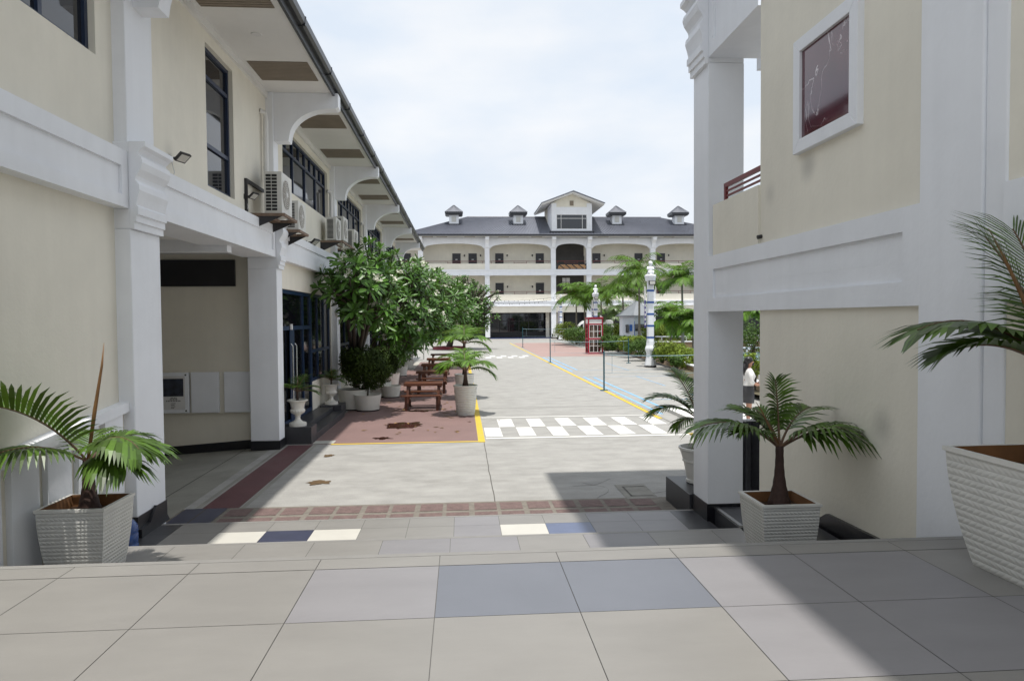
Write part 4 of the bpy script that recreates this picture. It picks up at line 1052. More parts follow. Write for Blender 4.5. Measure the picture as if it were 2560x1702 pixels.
shrub('topiary_shrub', 'dark clipped shrub in the second bowl planter', (-3.0, 26.6, 1.25), (.62, .62, .60), 5000, .085, M_bush, 'clipped shrubs in bowl planters', 2, .3, shell=.7)
shrub('topiary_shrub', 'clipped green shrub in the third bowl planter', (-2.98, 31.0, 1.35), (.66, .66, .62), 4500, .09, M_bushg, 'clipped shrubs in bowl planters', 3, .3, shell=.7)
shrub('topiary_shrub', 'clipped green shrub in the fourth bowl planter', (-3.0, 36.0, 1.5), (.7, .7, .75), 4200, .09, M_bush, 'clipped shrubs in bowl planters', 4, .3, shell=.7)
shrub('topiary_shrub', 'tall clipped shrub in the farthest bowl planter', (-3.1, 41.5, 1.6), (.75, .75, .9), 4000, .1, M_bush, 'clipped shrubs in bowl planters', 5, .3, shell=.7)

def plumeria(label, base, crown, rad, ntips, ls, seed, flowers=.3, trunk_r=.11, fork=.35, nleaf=13):
    """thick forking branches, each tip a rosette of long leaves, some with a bunch of white flowers"""
    rr = random.Random(seed); B = Vector(base); Cc = Vector(crown)
    P = thing('plumeria_tree', label, 'tree', base, 'flowering plumeria trees')
    tips = []; tries = 0
    while len(tips) < ntips and tries < ntips*40:
        tries += 1
        z = rr.uniform(-1, 1); a = rr.uniform(0, 2*PI); s = math.sqrt(1-z*z); d = Vector((s*math.cos(a), s*math.sin(a), z))
        q = rr.uniform(.40, 1.0)**.7*(1+.25*noise.noise(d*2+Vector((seed, 0, 0))))
        p = Cc+Vector((d.x*rad[0], d.y*rad[1], d.z*rad[2]))*q
        if p.z < .9 or any((p-o[0]).length < ls*.75 for o in tips): continue
        tips.append((p, d))
    # limbs: a few mains from the trunk top, tips hang on the nearest main
    mains = []; fk = B+(Cc-B)*fork; fk.x = B.x+(Cc.x-B.x)*.25; fk.y = B.y+(Cc.y-B.y)*.25
    tb = MB(); tb.tube([B, B.lerp(fk, .5)+Vector((.05, .04, 0)), fk], [trunk_r*1.25, trunk_r, trunk_r*.9], 10)
    nm = 7
    for k in range(nm):
        a = 2*PI*k/nm+rr.uniform(-.3, .3); e = Cc+Vector((math.cos(a)*rad[0]*.5, math.sin(a)*rad[1]*.5, rad[2]*rr.uniform(-.35, .3)))
        mid = fk.lerp(e, .5)+Vector((0, 0, -.12)); tb.tube([fk, mid, e], [trunk_r*.75, trunk_r*.55, trunk_r*.35], 7); mains.append((mid, e))
    for p, d in tips:
        mid, e = min(mains, key=lambda q: (q[1]-p).length); st = mid.lerp(e, rr.uniform(.3, 1))
        tb.tube([st, st.lerp(p, .55)+Vector((0, 0, -.1)), p], [trunk_r*.3, trunk_r*.22, trunk_r*.17], 5, cap=False)
    O('trunk', tb, M_branch, P, smooth=True)
    mb = MB(); fb = MB()
    for p, d in tips:
        ax = (d*.8+Vector((rr.gauss(0, .25), rr.gauss(0, .25), .75+rr.gauss(0, .2)))).normalized()
        e1 = ax.cross(Vector((.3, .8, .1))).normalized(); e2 = ax.cross(e1); ph = rr.uniform(0, 6)
        for j in range(nleaf):
            a = ph+j*2.399; lift = 1.05-1.25*j/nleaf+rr.uniform(-.15, .15)
            ld = (e1*math.cos(a)+e2*math.sin(a))*math.cos(lift)+ax*math.sin(lift); ld.normalize()
            sd = ld.cross(ax)
            if sd.length < 1e-3: continue
            sd.normalize(); up = sd.cross(ld).normalized()
            L = ls*rr.uniform(.75, 1.15)*(1 if j > 3 else .7); W = L*rr.uniform(.25, .31)
            st = p-ax*.02*j*ls+ld*.02; i0 = len(mb.v); g = rr.uniform(.05, .22)
            for t, wf in ((0, .12), (.3, .75), (.65, 1.0), (.88, .66)):
                c0 = st+ld*L*t-Vector((0, 0, 1))*L*g*t*t
                mb.v += [c0-sd*W*.5*wf+up*W*.10*wf, c0, c0+sd*W*.5*wf+up*W*.10*wf]
            mb.v.append(st+ld*L-Vector((0, 0, 1))*L*g)
            for h in range(3):
                o = i0+3*h; mb.f += [(o, o+1, o+4, o+3), (o+1, o+2, o+5, o+4)]; mb.m += [0, 0]
            mb.f += [(i0+9, i0+10, i0+12), (i0+10, i0+11, i0+12)]; mb.m += [0, 0]
        if rr.random() < flowers:
            for _ in range(rr.randint(5, 10)):
                c0 = p+ax*ls*.38+Vector((rr.gauss(0, .07), rr.gauss(0, .07), rr.gauss(0, .06)))
                na = (ax+Vector((rr.gauss(0, .6), rr.gauss(0, .6), rr.gauss(0, .6)))).normalized(); f1 = na.cross(Vector((.2, .3, .9))).normalized(); f2 = na.cross(f1)
                for k in range(5):
                    a = 2*PI*k/5; d1 = f1*math.cos(a)+f2*math.sin(a); d2 = f1*math.cos(a+.9)+f2*math.sin(a+.9)
                    fb.face([c0, c0+d1*.045+na*.01, c0+(d1+d2)*.036+na*.02, c0+d2*.035+na*.01])
    c = O('crown', mb, M_plum, P); O('blossoms', fb, M_flower, P); return P
plumeria('nearest plumeria tree with big dark leaves against the left shop front', (-3.75, 24.6, 0), (-2.95, 21.2, 3.95), (1.15, 1.7, 1.2), 105, .38, 11, .2)
plumeria('plumeria tree with white blossom behind the nearest one, over the first table', (-3.7, 26.0, 0), (-2.25, 26.0, 3.5), (1.65, 2.2, 1.8), 220, .36, 12)
plumeria('third plumeria tree along the shop front, crown over the middle tables', (-3.7, 33.0, 0), (-1.85, 33.2, 3.6), (1.95, 2.6, 1.85), 220, .38, 13)
plumeria('fourth plumeria tree along the shop front, half hidden by the others', (-3.6, 41.0, 0), (-1.6, 41, 3.8), (2.3, 2.8, 2.1), 200, .42, 14)
plumeria('old spreading plumeria tree in a red kerbed bed near the far hall', (-1.25, 67, 0), (.15, 66.5, 4.0), (3.4, 3.4, 2.9), 380, .44, 15, trunk_r=.28)
mb = MB(); 
for k in range(28):
    a0, a1 = 2*PI*k/28, 2*PI*(k+1)/28
    q = [(-1.25+math.cos(a)*r, 67+math.sin(a)*r) for a, r in ((a0, 1.5), (a1, 1.5), (a1, 1.25), (a0, 1.25))]
    mb.prism(q, 'z', 0, .28)
tag(O('tree_kerb', mb, mat('red_kerb', (.17, .02, .03), .6, .15, 3)), 'round dark red kerb at the foot of the far plumeria tree', 'kerb')

def court_palm(label, x, y, z0, hc, L, seed, nf=15, r=.10, lean=0.0, leaf=M_palmf, ll=.85, nl=22, lw=.075):
    rr = random.Random(seed); P = thing('court_palm', label, 'palm', (x, y, z0), 'palms in the court garden')
    mb = MB(); pts = []; rad = []
    for k in range(9):
        t = k/8; pts.append((x+lean*t*t, y, z0+(hc-z0)*t)); rad.append(r*(1.35-.45*min(1, t*3) if t < .33 else .9-.3*t))
    mb.tube(pts, rad, 10); O('trunk', mb, M_barkg, P, smooth=True)
    mb = MB(); mb.tube([pts[-1], (x+lean, y, hc+.25*L)], [r*.75, r*.35], 8); O('crown_shaft', mb, mat('crown_shaft_green', (.10, .15, .05), .4, .15, 3), P, smooth=True)
    mb = MB(); top = (x+lean, y, hc+.2*L)
    L *= 1.12
    for k in range(nf):
        u = k/nf; el = R(82-95*u+rr.uniform(-8, 8))
        frond(mb, top, rr.uniform(0, 2*PI) if k < 3 else k*2.399+rr.uniform(-.3, .3), el, L*rr.uniform(.85, 1.1), R(95-45*u), nl, ll*L/1.8, lw, sag=1.25, rr=rr, start=.10, vee=.25, rad=.018, seg=2)
    O('crown', mb, [leaf, M_rachis], P); return P
def gpx(x, y, Y): p = at(x, y, Y=Y); return p.x, p.z
for lab, tx, cy_, Y, L, sd_, dark in (
    ('court palm left of the tallest one, slim pale trunk', 1559, 738, 62, 2.3, 1, 0), ('tallest court palm with a dense crown, right of the phone box', 1598, 697, 55, 2.5, 2, 0),
    ('court palm with a drooping crown behind the phone box, left one of a pair', 1441, 748, 74, 2.3, 3, 0), ('court palm with a drooping crown behind the phone box, right one of a pair', 1462, 752, 78, 2.2, 4, 0),
    ('court palm just right of the middle white statue post', 1503, 742, 72, 2.1, 5, 0), ('court palm close to the right column, crown over the gallery rails', 1707, 705, 50, 1.75, 6, 0),
    ('low court palm right of the nearest statue post', 1675, 798, 42, 1.45, 7, 0), ('low court palm cut off by the right column edge', 1733, 815, 41, 1.45, 8, 0),
    ('dark short palm in front of the hall, between van and guard hut', 1538, 792, 84, 2.3, 9, 1), ('far court palm seen in the slit beside the right column', 1884, 790, 52, 1.8, 10, 0)):
    px, pz = gpx(tx, cy_, Y)
    court_palm(lab, px, Y, .3, pz-.15, L, sd_, 19 if L > 1.6 else 16, .11 if L > 1.6 else .085, rnd.uniform(-.15, .15), M_palm if dark else M_palmf)

# ------------------------------------------------------------------ things on the left building
def aircon(label, x0, y0, z0, w, d, h, fan=True, grid=True, group='outdoor air conditioner units'):
    """x depth from the wall (w), y length (d)"""
    P = thing('aircon_unit', label, 'air conditioner', (x0+w/2, y0+d/2, z0), group)
    mb = MB(); mb.box(x0, x0+w, y0, y0+d, z0, z0+h); O('casing', mb, M_acw, P, bevel=.012)
    mb = MB(); a, b = x0+.03, x0+w-.09
    if grid:
        for j in range(11):
            zz = z0+.05+j*(h-.1)/11
            for q in range(2): mb.box(a+q*(b-a)/2+.008, a+(q+1)*(b-a)/2-.008, y0-.008, y0+.01, zz+.01, zz+(h-.1)/11-.01)
    else:
        for j in range(16): mb.box(a, b, y0-.008, y0+.01, z0+.05+j*(h-.1)/16, z0+.05+(j+.6)*(h-.1)/16)
    O('side_grille', mb, M_acd, P)
    xf = x0+w; yc, zc, r = y0+d*.42, z0+h*.5, min(d*.36, h*.42)
    mb = MB(); seg = 28
    for rr_ in [r*k/7 for k in range(2, 8)]:
        for k in range(seg):
            t0, t1 = 2*PI*k/seg, 2*PI*(k+1)/seg
            mb.face([(xf+.014, yc+math.cos(t)*q, zc+math.sin(t)*q) for t, q in ((t0, rr_), (t1, rr_), (t1, rr_-.012), (t0, rr_-.012))])
    for k in range(12):
        t = 2*PI*k/12; mb.tube([(xf+.012, yc, zc), (xf+.012, yc+math.cos(t)*r, zc+math.sin(t)*r)], .004, 4)
    O('fan_guard', mb, M_acw, P)
    mb = MB(); mb.face([(xf+.003, yc+math.cos(2*PI*k/24)*r, zc+math.sin(2*PI*k/24)*r) for k in range(24)]); O('fan_opening', mb, mat('fan_shade', (.22, .19, .16), .7, .2, 8), P)
    mb = MB(); mb.lathe([(r*.2, 0), (r*.16, .02)], (0, 0, 0), 14)
    mb.v = [Vector((xf+.012+v.z, yc+v.x, zc+v.y)) for v in mb.v]; O('fan_hub', mb, M_paper, P)
    return P
aircon('large twin grille air conditioner on the rusty shelf above the passage', -4.02, 14.80, 5.10, .36, .86, .86)
aircon('smaller round fan air conditioner beside the large one', -3.98, 16.45, 4.98, .28, .75, .66, grid=False)
aircon('air conditioner over the shop front, first of the far cluster', -4.1, 21.9, 5.35, .30, .85, .70, grid=False)
aircon('air conditioner second in the far cluster, higher than its neighbour', -4.1, 23.3, 5.5, .30, .85, .78, grid=False)
aircon('farthest visible air conditioner, right of the cluster behind leaves', -4.1, 25.2, 5.4, .36, .9, .7, grid=False)
def shelf(label, y0, y1, z, x1):
    P = thing('wall_shelf', label, 'bracket shelf', (WX, (y0+y1)/2, z), 'iron shelves under the air conditioners')
    mb = MB(); mb.box(WX, x1, y0, y0+.05, z-.06, z); mb.box(WX, x1, y1-.05, y1, z-.06, z); mb.box(x1-.05, x1, y0+.05, y1-.05, z-.055, z-.004); mb.box(WX+.3, WX+.35, y0+.05, y1-.05, z-.05, z-.004)
    O('shelf_frame', mb, M_rusty, P)
    for y in (y0+.02, y1-.04):
        mb = MB(); mb.prism([(WX, z-.06), (x1-.06, z-.06), (WX, z-.34)], 'y', y, y+.025); O('arm', mb, M_iron, P)
shelf('rusty iron shelf under the large air conditioner', 14.68, 15.78, 5.09, -3.58)
shelf('black iron shelf under the round fan air conditioner', 16.40, 17.30, 4.97, -3.66)
shelf('iron shelf under the far air conditioner cluster', 21.85, 24.4, 5.33, -3.6)
mb = MB(); mb.prism([(14.35, 4.95), (14.42, 4.95), (14.42, 5.66), (15.6, 5.66), (15.6, 5.73), (14.35, 5.73)], 'x', WX, WX+.05)
tag(O('iron_frame', mb, M_iron), 'dark iron wall frame behind the large air conditioner', 'frame')
for i, (y, z0, z1, lab) in enumerate(((15.62, 5.9, 7.35, 'fat white pipe sleeve running up beside the first eave bracket'), (23.2, 5.4, 7.0, 'white pipe sleeve running up beside the second eave bracket'),
                                 (16.55, 5.2, 6.9, 'thin white drain pipe in front of the wide upper window'), (30.9, 5.4, 7.0, 'white pipe sleeve beside the third eave bracket'))):
    P = MB(); r = .055 if i != 2 else .016
    P.tube([(WX, y-.1, z1+.05), (WX+.09, y-.03, z1+.02), (WX+.10, y, z1-.12), (WX+.09, y, z0)], r, 10)
    if r > .03:
        for z in (z0+.3, z0+.9): P.lathe([(r*1.12, 0), (r*1.12, .03)], (WX+.09, y, z), 10)
    tag(O('drain_pipe', P, M_soffit, smooth=False), lab, 'pipe', 'pipes on the left wall')
def flood(label, y, z, s=1.0):
    P = thing('flood_light', label, 'flood light', (WX, y, z), 'wall flood lights')
    mb = MB(); mb.tube([(WX, y, z), (WX+.16*s, y+.05, z+.03)], .02*s, 6); mb.box(WX, WX+.015, y-.05, y+.05, z-.05, z+.05); O('arm', mb, M_iron, P)
    mb = MB(); c = Vector((WX+.27*s, y+.10*s, z+.03)); n = Vector((.62, -.20, -.76)).normalized(); a = Vector((.3, .95, 0)).normalized(); b = n.cross(a).normalized(); a = b.cross(n)
    def bx(mb, w, h, d0, d1, m=0):
        q = [c+a*sx*w+b*sy*h for sx, sy in ((-1, -1), (1, -1), (1, 1), (-1, 1))]
        A = [p+n*d0 for p in q]; B2 = [p+n*d1 for p in q]
        mb.face(A[::-1], m); mb.face(B2, m)
        for k in range(4): mb.face([A[k], A[(k+1) % 4], B2[(k+1) % 4], B2[k]], m)
    bx(mb, .17*s, .13*s, -.03*s, .035*s); O('housing', mb, M_iron, P)
    mb = MB(); bx(mb, .14*s, .10*s, .0355*s, .038*s); O('lens', mb, M_lampw, P)
    mb = MB(); mb.tube([(WX+.02, y+.03, z-.02), (WX+.06, y+.03, z-.2), (WX+.01, y+.02, z-.34)], .007, 5); O('cable', mb, M_paper, P)
flood('flood light on the cream wall nearest, right of the big capital', 10.75, 5.30, .62)
flood('flood light on the cream wall left of the large air conditioner', 14.35, 5.36, .6)
flood('flood light jutting from the wall above the near plumeria leaves', 19.9, 5.05, .8)
flood('flood light on the wall at the left picture edge', 4.55, 5.35)
# display boards in the passage
def board(label, x0, x1, mt=M_acw):
    P = thing('display_board', label, 'board', ((x0+x1)/2, 16.33, .82), 'boards on the passage wall')
    mb = MB(); mb.box(x0, x1, 16.27, 16.358, .815, 1.735); O('panel', mb, M_white, P, bevel=.01); return P
P = board('display board with a dark photograph and printed lines, leftmost in the passage', -6.80, -6.17)
mb = MB(); mb.box(-6.73, -6.25, 16.262, 16.269, .90, 1.66); pp = O('poster', mb, M_paper, P)
mb = MB(); mb.box(-6.72, -6.28, 16.258, 16.2615, 1.20, 1.60); O('poster_photo', mb, M_poster, pp)
mb = MB()
for r, (n, x, wd, h) in enumerate(((4, -6.56, .035, .022), (5, -6.58, .035, .026), (9, -6.66, .036, .024))):
    for k in range(n): mb.box(x+k*wd, x+k*wd+.018, 16.2585, 16.2618, 1.155-r*.035, 1.155-r*.035+h)
for r in range(4): mb.box(-6.56, -6.56+(.10, .08, .095, .07)[r], 16.2585, 16.2618, 1.035-r*.035, 1.045-r*.035)
O('print', mb, M_ink, pp)
mb = MB()
for x in (-6.75, -6.23):
    for z in (.87, 1.68): mb.lathe([(.018, 0), (.018, .012)], (0, 0, 0), 10); k = len(mb.v)-20; mb.v[k:] = [Vector((x+v.x, 16.268-v.z, z+v.y)) for v in mb.v[k:]]
O('screw_cap', mb, M_iron, P)
board('plain white display board, middle one in the passage', -6.12, -5.51)
board('plain white display board, rightmost in the passage', -5.39, -4.78)

# blue water jug by the column foot
J = thing('water_jug', 'blue plastic water jug standing by the left column foot', 'water jug', (-3.98, 8.50, T2))
mb = MB(); mb.lathe([(.125, 0), (.135, .02), (.135, .10), (.128, .115), (.135, .13), (.135, .22), (.128, .235), (.135, .25), (.13, .32), (.09, .375), (.045, .40), (.04, .44)], (-3.98, 8.50, T2), 24); O('jug_body', mb, M_jug, J, smooth=True)
mb = MB(); mb.lathe([(.048, 0), (.048, .03), (.04, .035)], (-3.98, 8.50, T2+.435), 16); O('cap', mb, M_paper, J)

# ------------------------------------------------------------------ picnic tables
def picnic_table():
    P = thing('picnic_table', 'red brown timber picnic table nearest the camera', 'picnic table', (-1.24, 22.85, 0), 'timber picnic tables on the red paving')
    x0, x1 = -1.86, -.62; y = 22.85
    mb = MB()
    for k in range(4): mb.box(x0, x1, y-.36+k*.183, y-.36+k*.183+.172, .80, .845)
    mb.box(x0, x1, y-.375, y-.361, .76, .845); O('table_top', mb, M_wood, P, bevel=.006)
    for s in (-1, 1):
        mb = MB(); yc = y+s*.68
        for k in range(2): mb.box(x0-.06+.0*k, x1-.06, yc-.14+k*.145, yc-.14+k*.145+.135, .46, .50)
        O('seat', mb, M_wood, P, bevel=.006)
    for x in (x0+.09, x1-.17):
        mb = MB()
        mb.prism([(y-.30, .80), (y-.20, .80), (y-.46, 0), (y-.56, 0)], 'x', x, x+.08); O('leg', mb, M_wood, P)
        mb = MB(); mb.prism([(y+.20, .80), (y+.30, .80), (y+.56, 0), (y+.46, 0)], 'x', x, x+.08); O('leg', mb, M_wood, P)
        mb = MB(); mb.box(x+.081, x+.14, y-.80, y+.80, .37, .46); mb.box(x+.081, x+.14, y-.34, y+.34, .71, .799); O('cross_bar', mb, M_wood, P)
        for s in (-1, 1):
            mb = MB(); yc = y+s*.70; mb.box(x-.03, x+.05, yc-.04, yc+.04, 0, .459); O('seat_post', mb, M_wood, P)
    return P
pt = picnic_table()
for (x, y, a), lab in zip(((-1.18, 27.9, .02), (-1.22, 32.3, -.02), (-1.2, 36.9, .01), (-1.2, 41.6, 0)),
    ('second timber picnic table from the camera', 'third timber picnic table, in the middle of the row', 'fourth timber picnic table, half in sun', 'farthest timber picnic table, by the pale path')):
    dup(pt, (x, y, 0), a, lab)
HR = thing('hand_rail', 'pale metal handrail of the small ramp beyond the tables', 'handrail', (-3, 49.5, 0))
mb = MB(); mb.tube([(-3.3, 47.8, .0), (-3.3, 47.8, 1.15), (-3.2, 48.2, 1.2), (-2.72, 50.4, 1.1), (-2.7, 50.5, .0)], .055, 8); O('rail', mb, M_acw, HR)
mb = MB(); mb.tube([(-3.3, 47.8, .55), (-2.7, 50.5, .5)], .035, 6); O('cross_rail', mb, M_acw, HR)

# ------------------------------------------------------------------ the court's right side
WA, WB = Vector((8.9, -2.0, 0)), Vector((14.35, 74.0, 0)); wd = (WB-WA).normalized(); wn = Vector((wd.y, -wd.x, 0))
def wallrun(a, b, h, th, capmat, facemat, label, name='garden_wall'):
    P = thing(name, label, 'low wall', tuple((a+b)/2), 'low garden walls')
    d = (b-a).normalized(); n = Vector((d.y, -d.x, 0))
    def run(mb, o0, o1, z0, z1):
        q = [a+n*o0, b+n*o0, b+n*o1, a+n*o1]; mb.prism([(p.x, p.y) for p in q], 'z', z0, z1)
    mb = MB(); run(mb, 0, th, 0, h-.07); O('wall_face', mb, facemat, P)
    mb = MB(); run(mb, -.04, th+.04, h-.07, h); O('coping', mb, capmat, P, bevel=.01)
    mb = MB(); run(mb, -.012, 0, 0, .09); O('skirt', mb, M_black, P)
wallrun(Vector((9.75, 10, 0)), Vector((13.42, 60.5, 0)), .50, .35, M_white, M_tan, 'long low tan wall with white coping edging the court garden')
wallrun(Vector((12.6, 61.0, 0)), Vector((14.35, 86.0, 0)), .50, .35, M_white, M_tan, 'far low tan wall with white coping beyond the phone box')
sheet('garden_bed', 10.2, 13.8, 10, 35, .20, M_garden); mb = MB()
mb.face([(10.1, 10, .24), (13.6, 60, .24), (40, 60, .24), (40, 10, .24)]); mb.face([(13.4, 60, .24), (14.6, 86, .24), (40, 86, .24), (40, 60, .24)]); struct('garden_ground', mb, M_garden)
mb = MB(); mb.face([(14.0, 36.0, .27), (30, 36.0, .27), (30, 51, .27), (15.0, 51, .27)]); struct('pool_water', mb, M_water)
mb = MB(); mb.prism([(13.4, 35.4), (30, 35.4), (30, 36.0), (14.0, 36.0), (15.0, 51), (14.4, 51)], 'z', .2, .36); tag(O('pool_rim', mb, M_white), 'white rim of the blue garden pool', 'pool rim')
for z1, y, lab, mt in ((.62, 51.2, 'nearer tan terrace wall behind the pool', M_tan), (1.02, 54.0, 'upper tan terrace wall with white coping behind the pool', M_tan)):
    wallrun(Vector((15.0, y, 0)), Vector((38, y-.3, 0)), z1, .5, M_white, mt, lab, 'terrace_wall')
mb = MB()
for x in range(16, 38, 2): mb.box(x, x+.06, 55.0, 55.06, 1.0, 1.35)
mb.box(15.5, 37, 55.0, 55.06, 1.32, 1.40); tag(O('white_rail', mb, M_white), 'low white rail on the upper terrace wall', 'railing')

def statue_post(label, x, y, s, fig=True, seed=0):
    P = thing('statue_post', label, 'ornamental post', (x, y, 0), 'white statue posts along the garden wall')
    mb = MB(); q = PI/4
    mb.lathe([(.34*s, 0), (.34*s, .14*s), (.33*s, .20*s), (.30*s, .34*s), (.225*s, .75*s), (.225*s, .80*s), (.31*s, 1.02*s), (.31*s, 1.10*s), (.25*s, 1.28*s), (.22*s, 1.55*s)], (x, y, 0), 8, rot=PI/8); O('pedestal', mb, M_white, P)
    mb = MB(); mb.lathe([(.35*s, 0), (.35*s, .10*s)], (x, y, 0), 8, rot=PI/8); O('base_ring', mb, M_black, P)
    mb = MB(); mb.lathe([(.245*s, 1.5*s), (.23*s, 5.02*s)], (x, y, 0), 4, rot=q); sh = O('shaft', mb, M_white, P, bevel=.02)
    for k in range(5):
        mb = MB(); z = (1.68+k*.68)*s; r = .250*s; mb.lathe([(r, z), (r, z+.11*s)], (x, y, 0), 4, rot=q); O('blue_band', mb, M_bluep, sh)
    mb = MB(); mb.lathe([(.27*s, 5.0*s), (.29*s, 5.04*s), (.30*s, 5.12*s), (.33*s, 5.26*s), (.34*s, 5.32*s), (.30*s, 5.36*s), (.18*s, 5.42*s)], (x, y, 0), 8, rot=PI/8); O('cap', mb, M_white, P)
    mb = MB(); mb.box(x-.17*s, x+.19*s, y-.42*s, y-.25*s, 4.78*s, 5.02*s); fl = O('flood_lamp', mb, M_iron, P)
    mb = MB(); mb.box(x-.14*s, x+.16*s, y-.43*s, y-.421*s, 4.81*s, 4.99*s); O('lens', mb, M_lampw, fl)
    mb = MB(); mb.box(x-.36*s, x-.28*s, y-.05, y+.03, 2.6*s, 4.7*s); bn = O('banner', mb, M_paper, P)
    mb = MB(); mb.box(x-.37*s, x-.275*s, y-.055, y-.051, 2.3*s, 3.9*s)
    for k in range(5): mb.box(x-.35*s, x-.29*s, y-.06, y-.0555, (2.45+k*.27)*s, (2.6+k*.27)*s, 1)
    O('banner_print', mb, [M_indigo, M_paper], bn)
    if fig:                                                  # small seated child figure: body, head, arms and knees as one smooth carving
        mb = MB(); z = 5.42*s; rr = random.Random(seed)
        mb.lathe([(.17*s, 0), (.19*s, .06*s), (.15*s, .16*s), (.13*s, .26*s), (.145*s, .36*s), (.12*s, .44*s), (.06*s, .49*s), (.055*s, .52*s)], (x, y, z-.02), 14)
        mb.blob((x+.02*s, y-.02*s, z+.61*s), (.115*s, .12*s, .135*s), 14, 10, jit=.08, sc=3)
        mb.blob((x+.02*s, y+.03*s, z+.66*s), (.12*s, .12*s, .10*s), 12, 8, jit=.25, sc=6)
        for sx in (-1, 1):
            mb.tube([(x+sx*.12*s, y, z+.42*s), (x+sx*.19*s, y-.07*s, z+.28*s), (x+sx*.08*s, y-.17*s, z+.30*s)], [.05*s, .045*s, .035*s], 8)
            mb.tube([(x+sx*.09*s, y-.02*s, z+.10*s), (x+sx*.12*s, y-.20*s, z+.14*s), (x+sx*.10*s, y-.22*s, z-.06*s)], [.075*s, .065*s, .05*s], 8)
        O('statue', mb, M_white, P, smooth=True)
    else:
        mb = MB(); mb.lathe([(.10*s, 0), (.11*s, .1*s), (.07*s, .2*s), (.09*s, .4*s), (.12*s, .55*s), (.13*s, .7*s)], (x, y, 5.4*s), 12); O('finial', mb, M_white, P, smooth=True)
statue_post('nearest white statue post with blue bands and a seated child figure', 11.0, 40.1, 1.0, True, 1)
statue_post('middle white statue post with blue bands rising behind the phone box', 12.88, 66.5, .98, True, 2)
statue_post('farthest white statue post with a slender top near the hall', 13.1, 91.5, .98, False, 3)

# red phone box
PB = thing('phone_box', 'red phone box with white glazing bars and blank white sign bands', 'phone box', (10.75, 56.0, 0))
x0, x1, y0, y1, hz = 10.12, 11.34, 55.4, 56.62, 2.92
mb = MB()
for x in (x0, x1-.10):
    for y in (y0, y1-.10): mb.box(x, x+.10, y, y+.10, 0, hz-.1)
for z, h in ((0, .14), (1.17, .12), (2.34, .10), (2.78, .14)):
    mb.box(x0+.002, x1-.002, y0+.002, y0+.10, z, z+h); mb.box(x0+.002, x1-.002, y1-.10, y1-.002, z, z+h); mb.box(x0+.003, x0+.10, y0+.1, y1-.1, z, z+h); mb.box(x1-.10, x1-.003, y0+.1, y1-.1, z, z+h)
O('frame', mb, M_boothred, PB)
mb = MB(); mb.box(x0-.03, x1+.03, y0-.03, y1+.03, hz-.06, hz+.03); O('roof', mb, M_boothred, PB)
mb = MB(); mb.box(x0+.1, x1-.1, y0+.02, y0+.06, 2.44, 2.78); mb.box(x0+.02, x0+.06, y0+.1, y1-.1, 2.44, 2.78); O('sign_band', mb, M_paper, PB)
mb = MB()
for zl, zh in ((.14, 1.17), (1.29, 2.34)):
    for k in range(4): x = x0+.10+(x1-x0-.24)*k/3; mb.box(x, x+.045, y0+.01, y0+.05, zl, zh)
    for k in range(3): z = zl+(zh-zl-.045)*k/2; mb.box(x0+.1, x1-.1, y0+.012, y0+.052, z, z+.045)
    for z in (zl+(zh-zl)/3, zl+(zh-zl)*2/3): mb.box(x0+.02, x0+.06, y0+.1, y1-.1, z, z+.04, 1)
O('glazing_bars', mb, [M_paper, M_boothred], PB)
mb = MB(); mb.box(x0+.1, x1-.1, y1-.09, y1-.05, .14, 2.34); O('back_panel', mb, mat('booth_back', (.16, .12, .09), .6, .15, 3), PB)
mb = MB(); mb.box(x0+.45, x0+.78, y1-.25, y1-.095, .6, 2.2); O('telephone', mb, mat('booth_phone', (.42, .34, .28), .6, .15, 3), PB)
mb = MB(); mb.prism([(x1-.22, hz+.03), (x1+.02, hz-.02+.05), (x1-.22, hz+.2)], 'y', 55.5, 55.56); O('roof_lamp', mb, M_paper, PB)

# badminton posts and nets
def net(label, xa, ya, xb, yb, h, sagp=.08):
    P = thing('badminton_net', label, 'net', (xa, ya, 0), 'badminton nets on the court')
    for x, y in ((xa, ya), (xb, yb)):
        mb = MB(); mb.tube([(x, y, 0), (x, y, h)], .032, 8); mb.lathe([(.16, 0), (.15, .03)], (x, y, 0), 12); O('post', mb, M_teal, P)
    A, B = Vector((xa, ya, h-.15)), Vector((xb, yb, h-.15)); n = 16
    cur = [A.lerp(B, k/n)-Vector((0, 0, sagp*4*(k/n)*(1-k/n))) for k in range(n+1)]
    mb = MB(); mb.tube(cur, .014, 5, cap=False); mb.tube([p-Vector((0, 0, .72)) for p in cur], .006, 4, cap=False)
    for t in (0.06, .94): p = A.lerp(B, t); mb.tube([p, p-Vector((0, 0, .72))], .008, 4, cap=False)
    O('cord', mb, M_cord, P)
net('nearest badminton net with teal posts across the court', 5.66, 27.5, 11.2, 27.9, 1.58)
net('middle badminton net in front of the phone box', 5.76, 45.2, 10.6, 43.8, 1.58)
net('farthest badminton net by the hall front', 6.1, 69.4, 12.4, 73.0, 2.0)

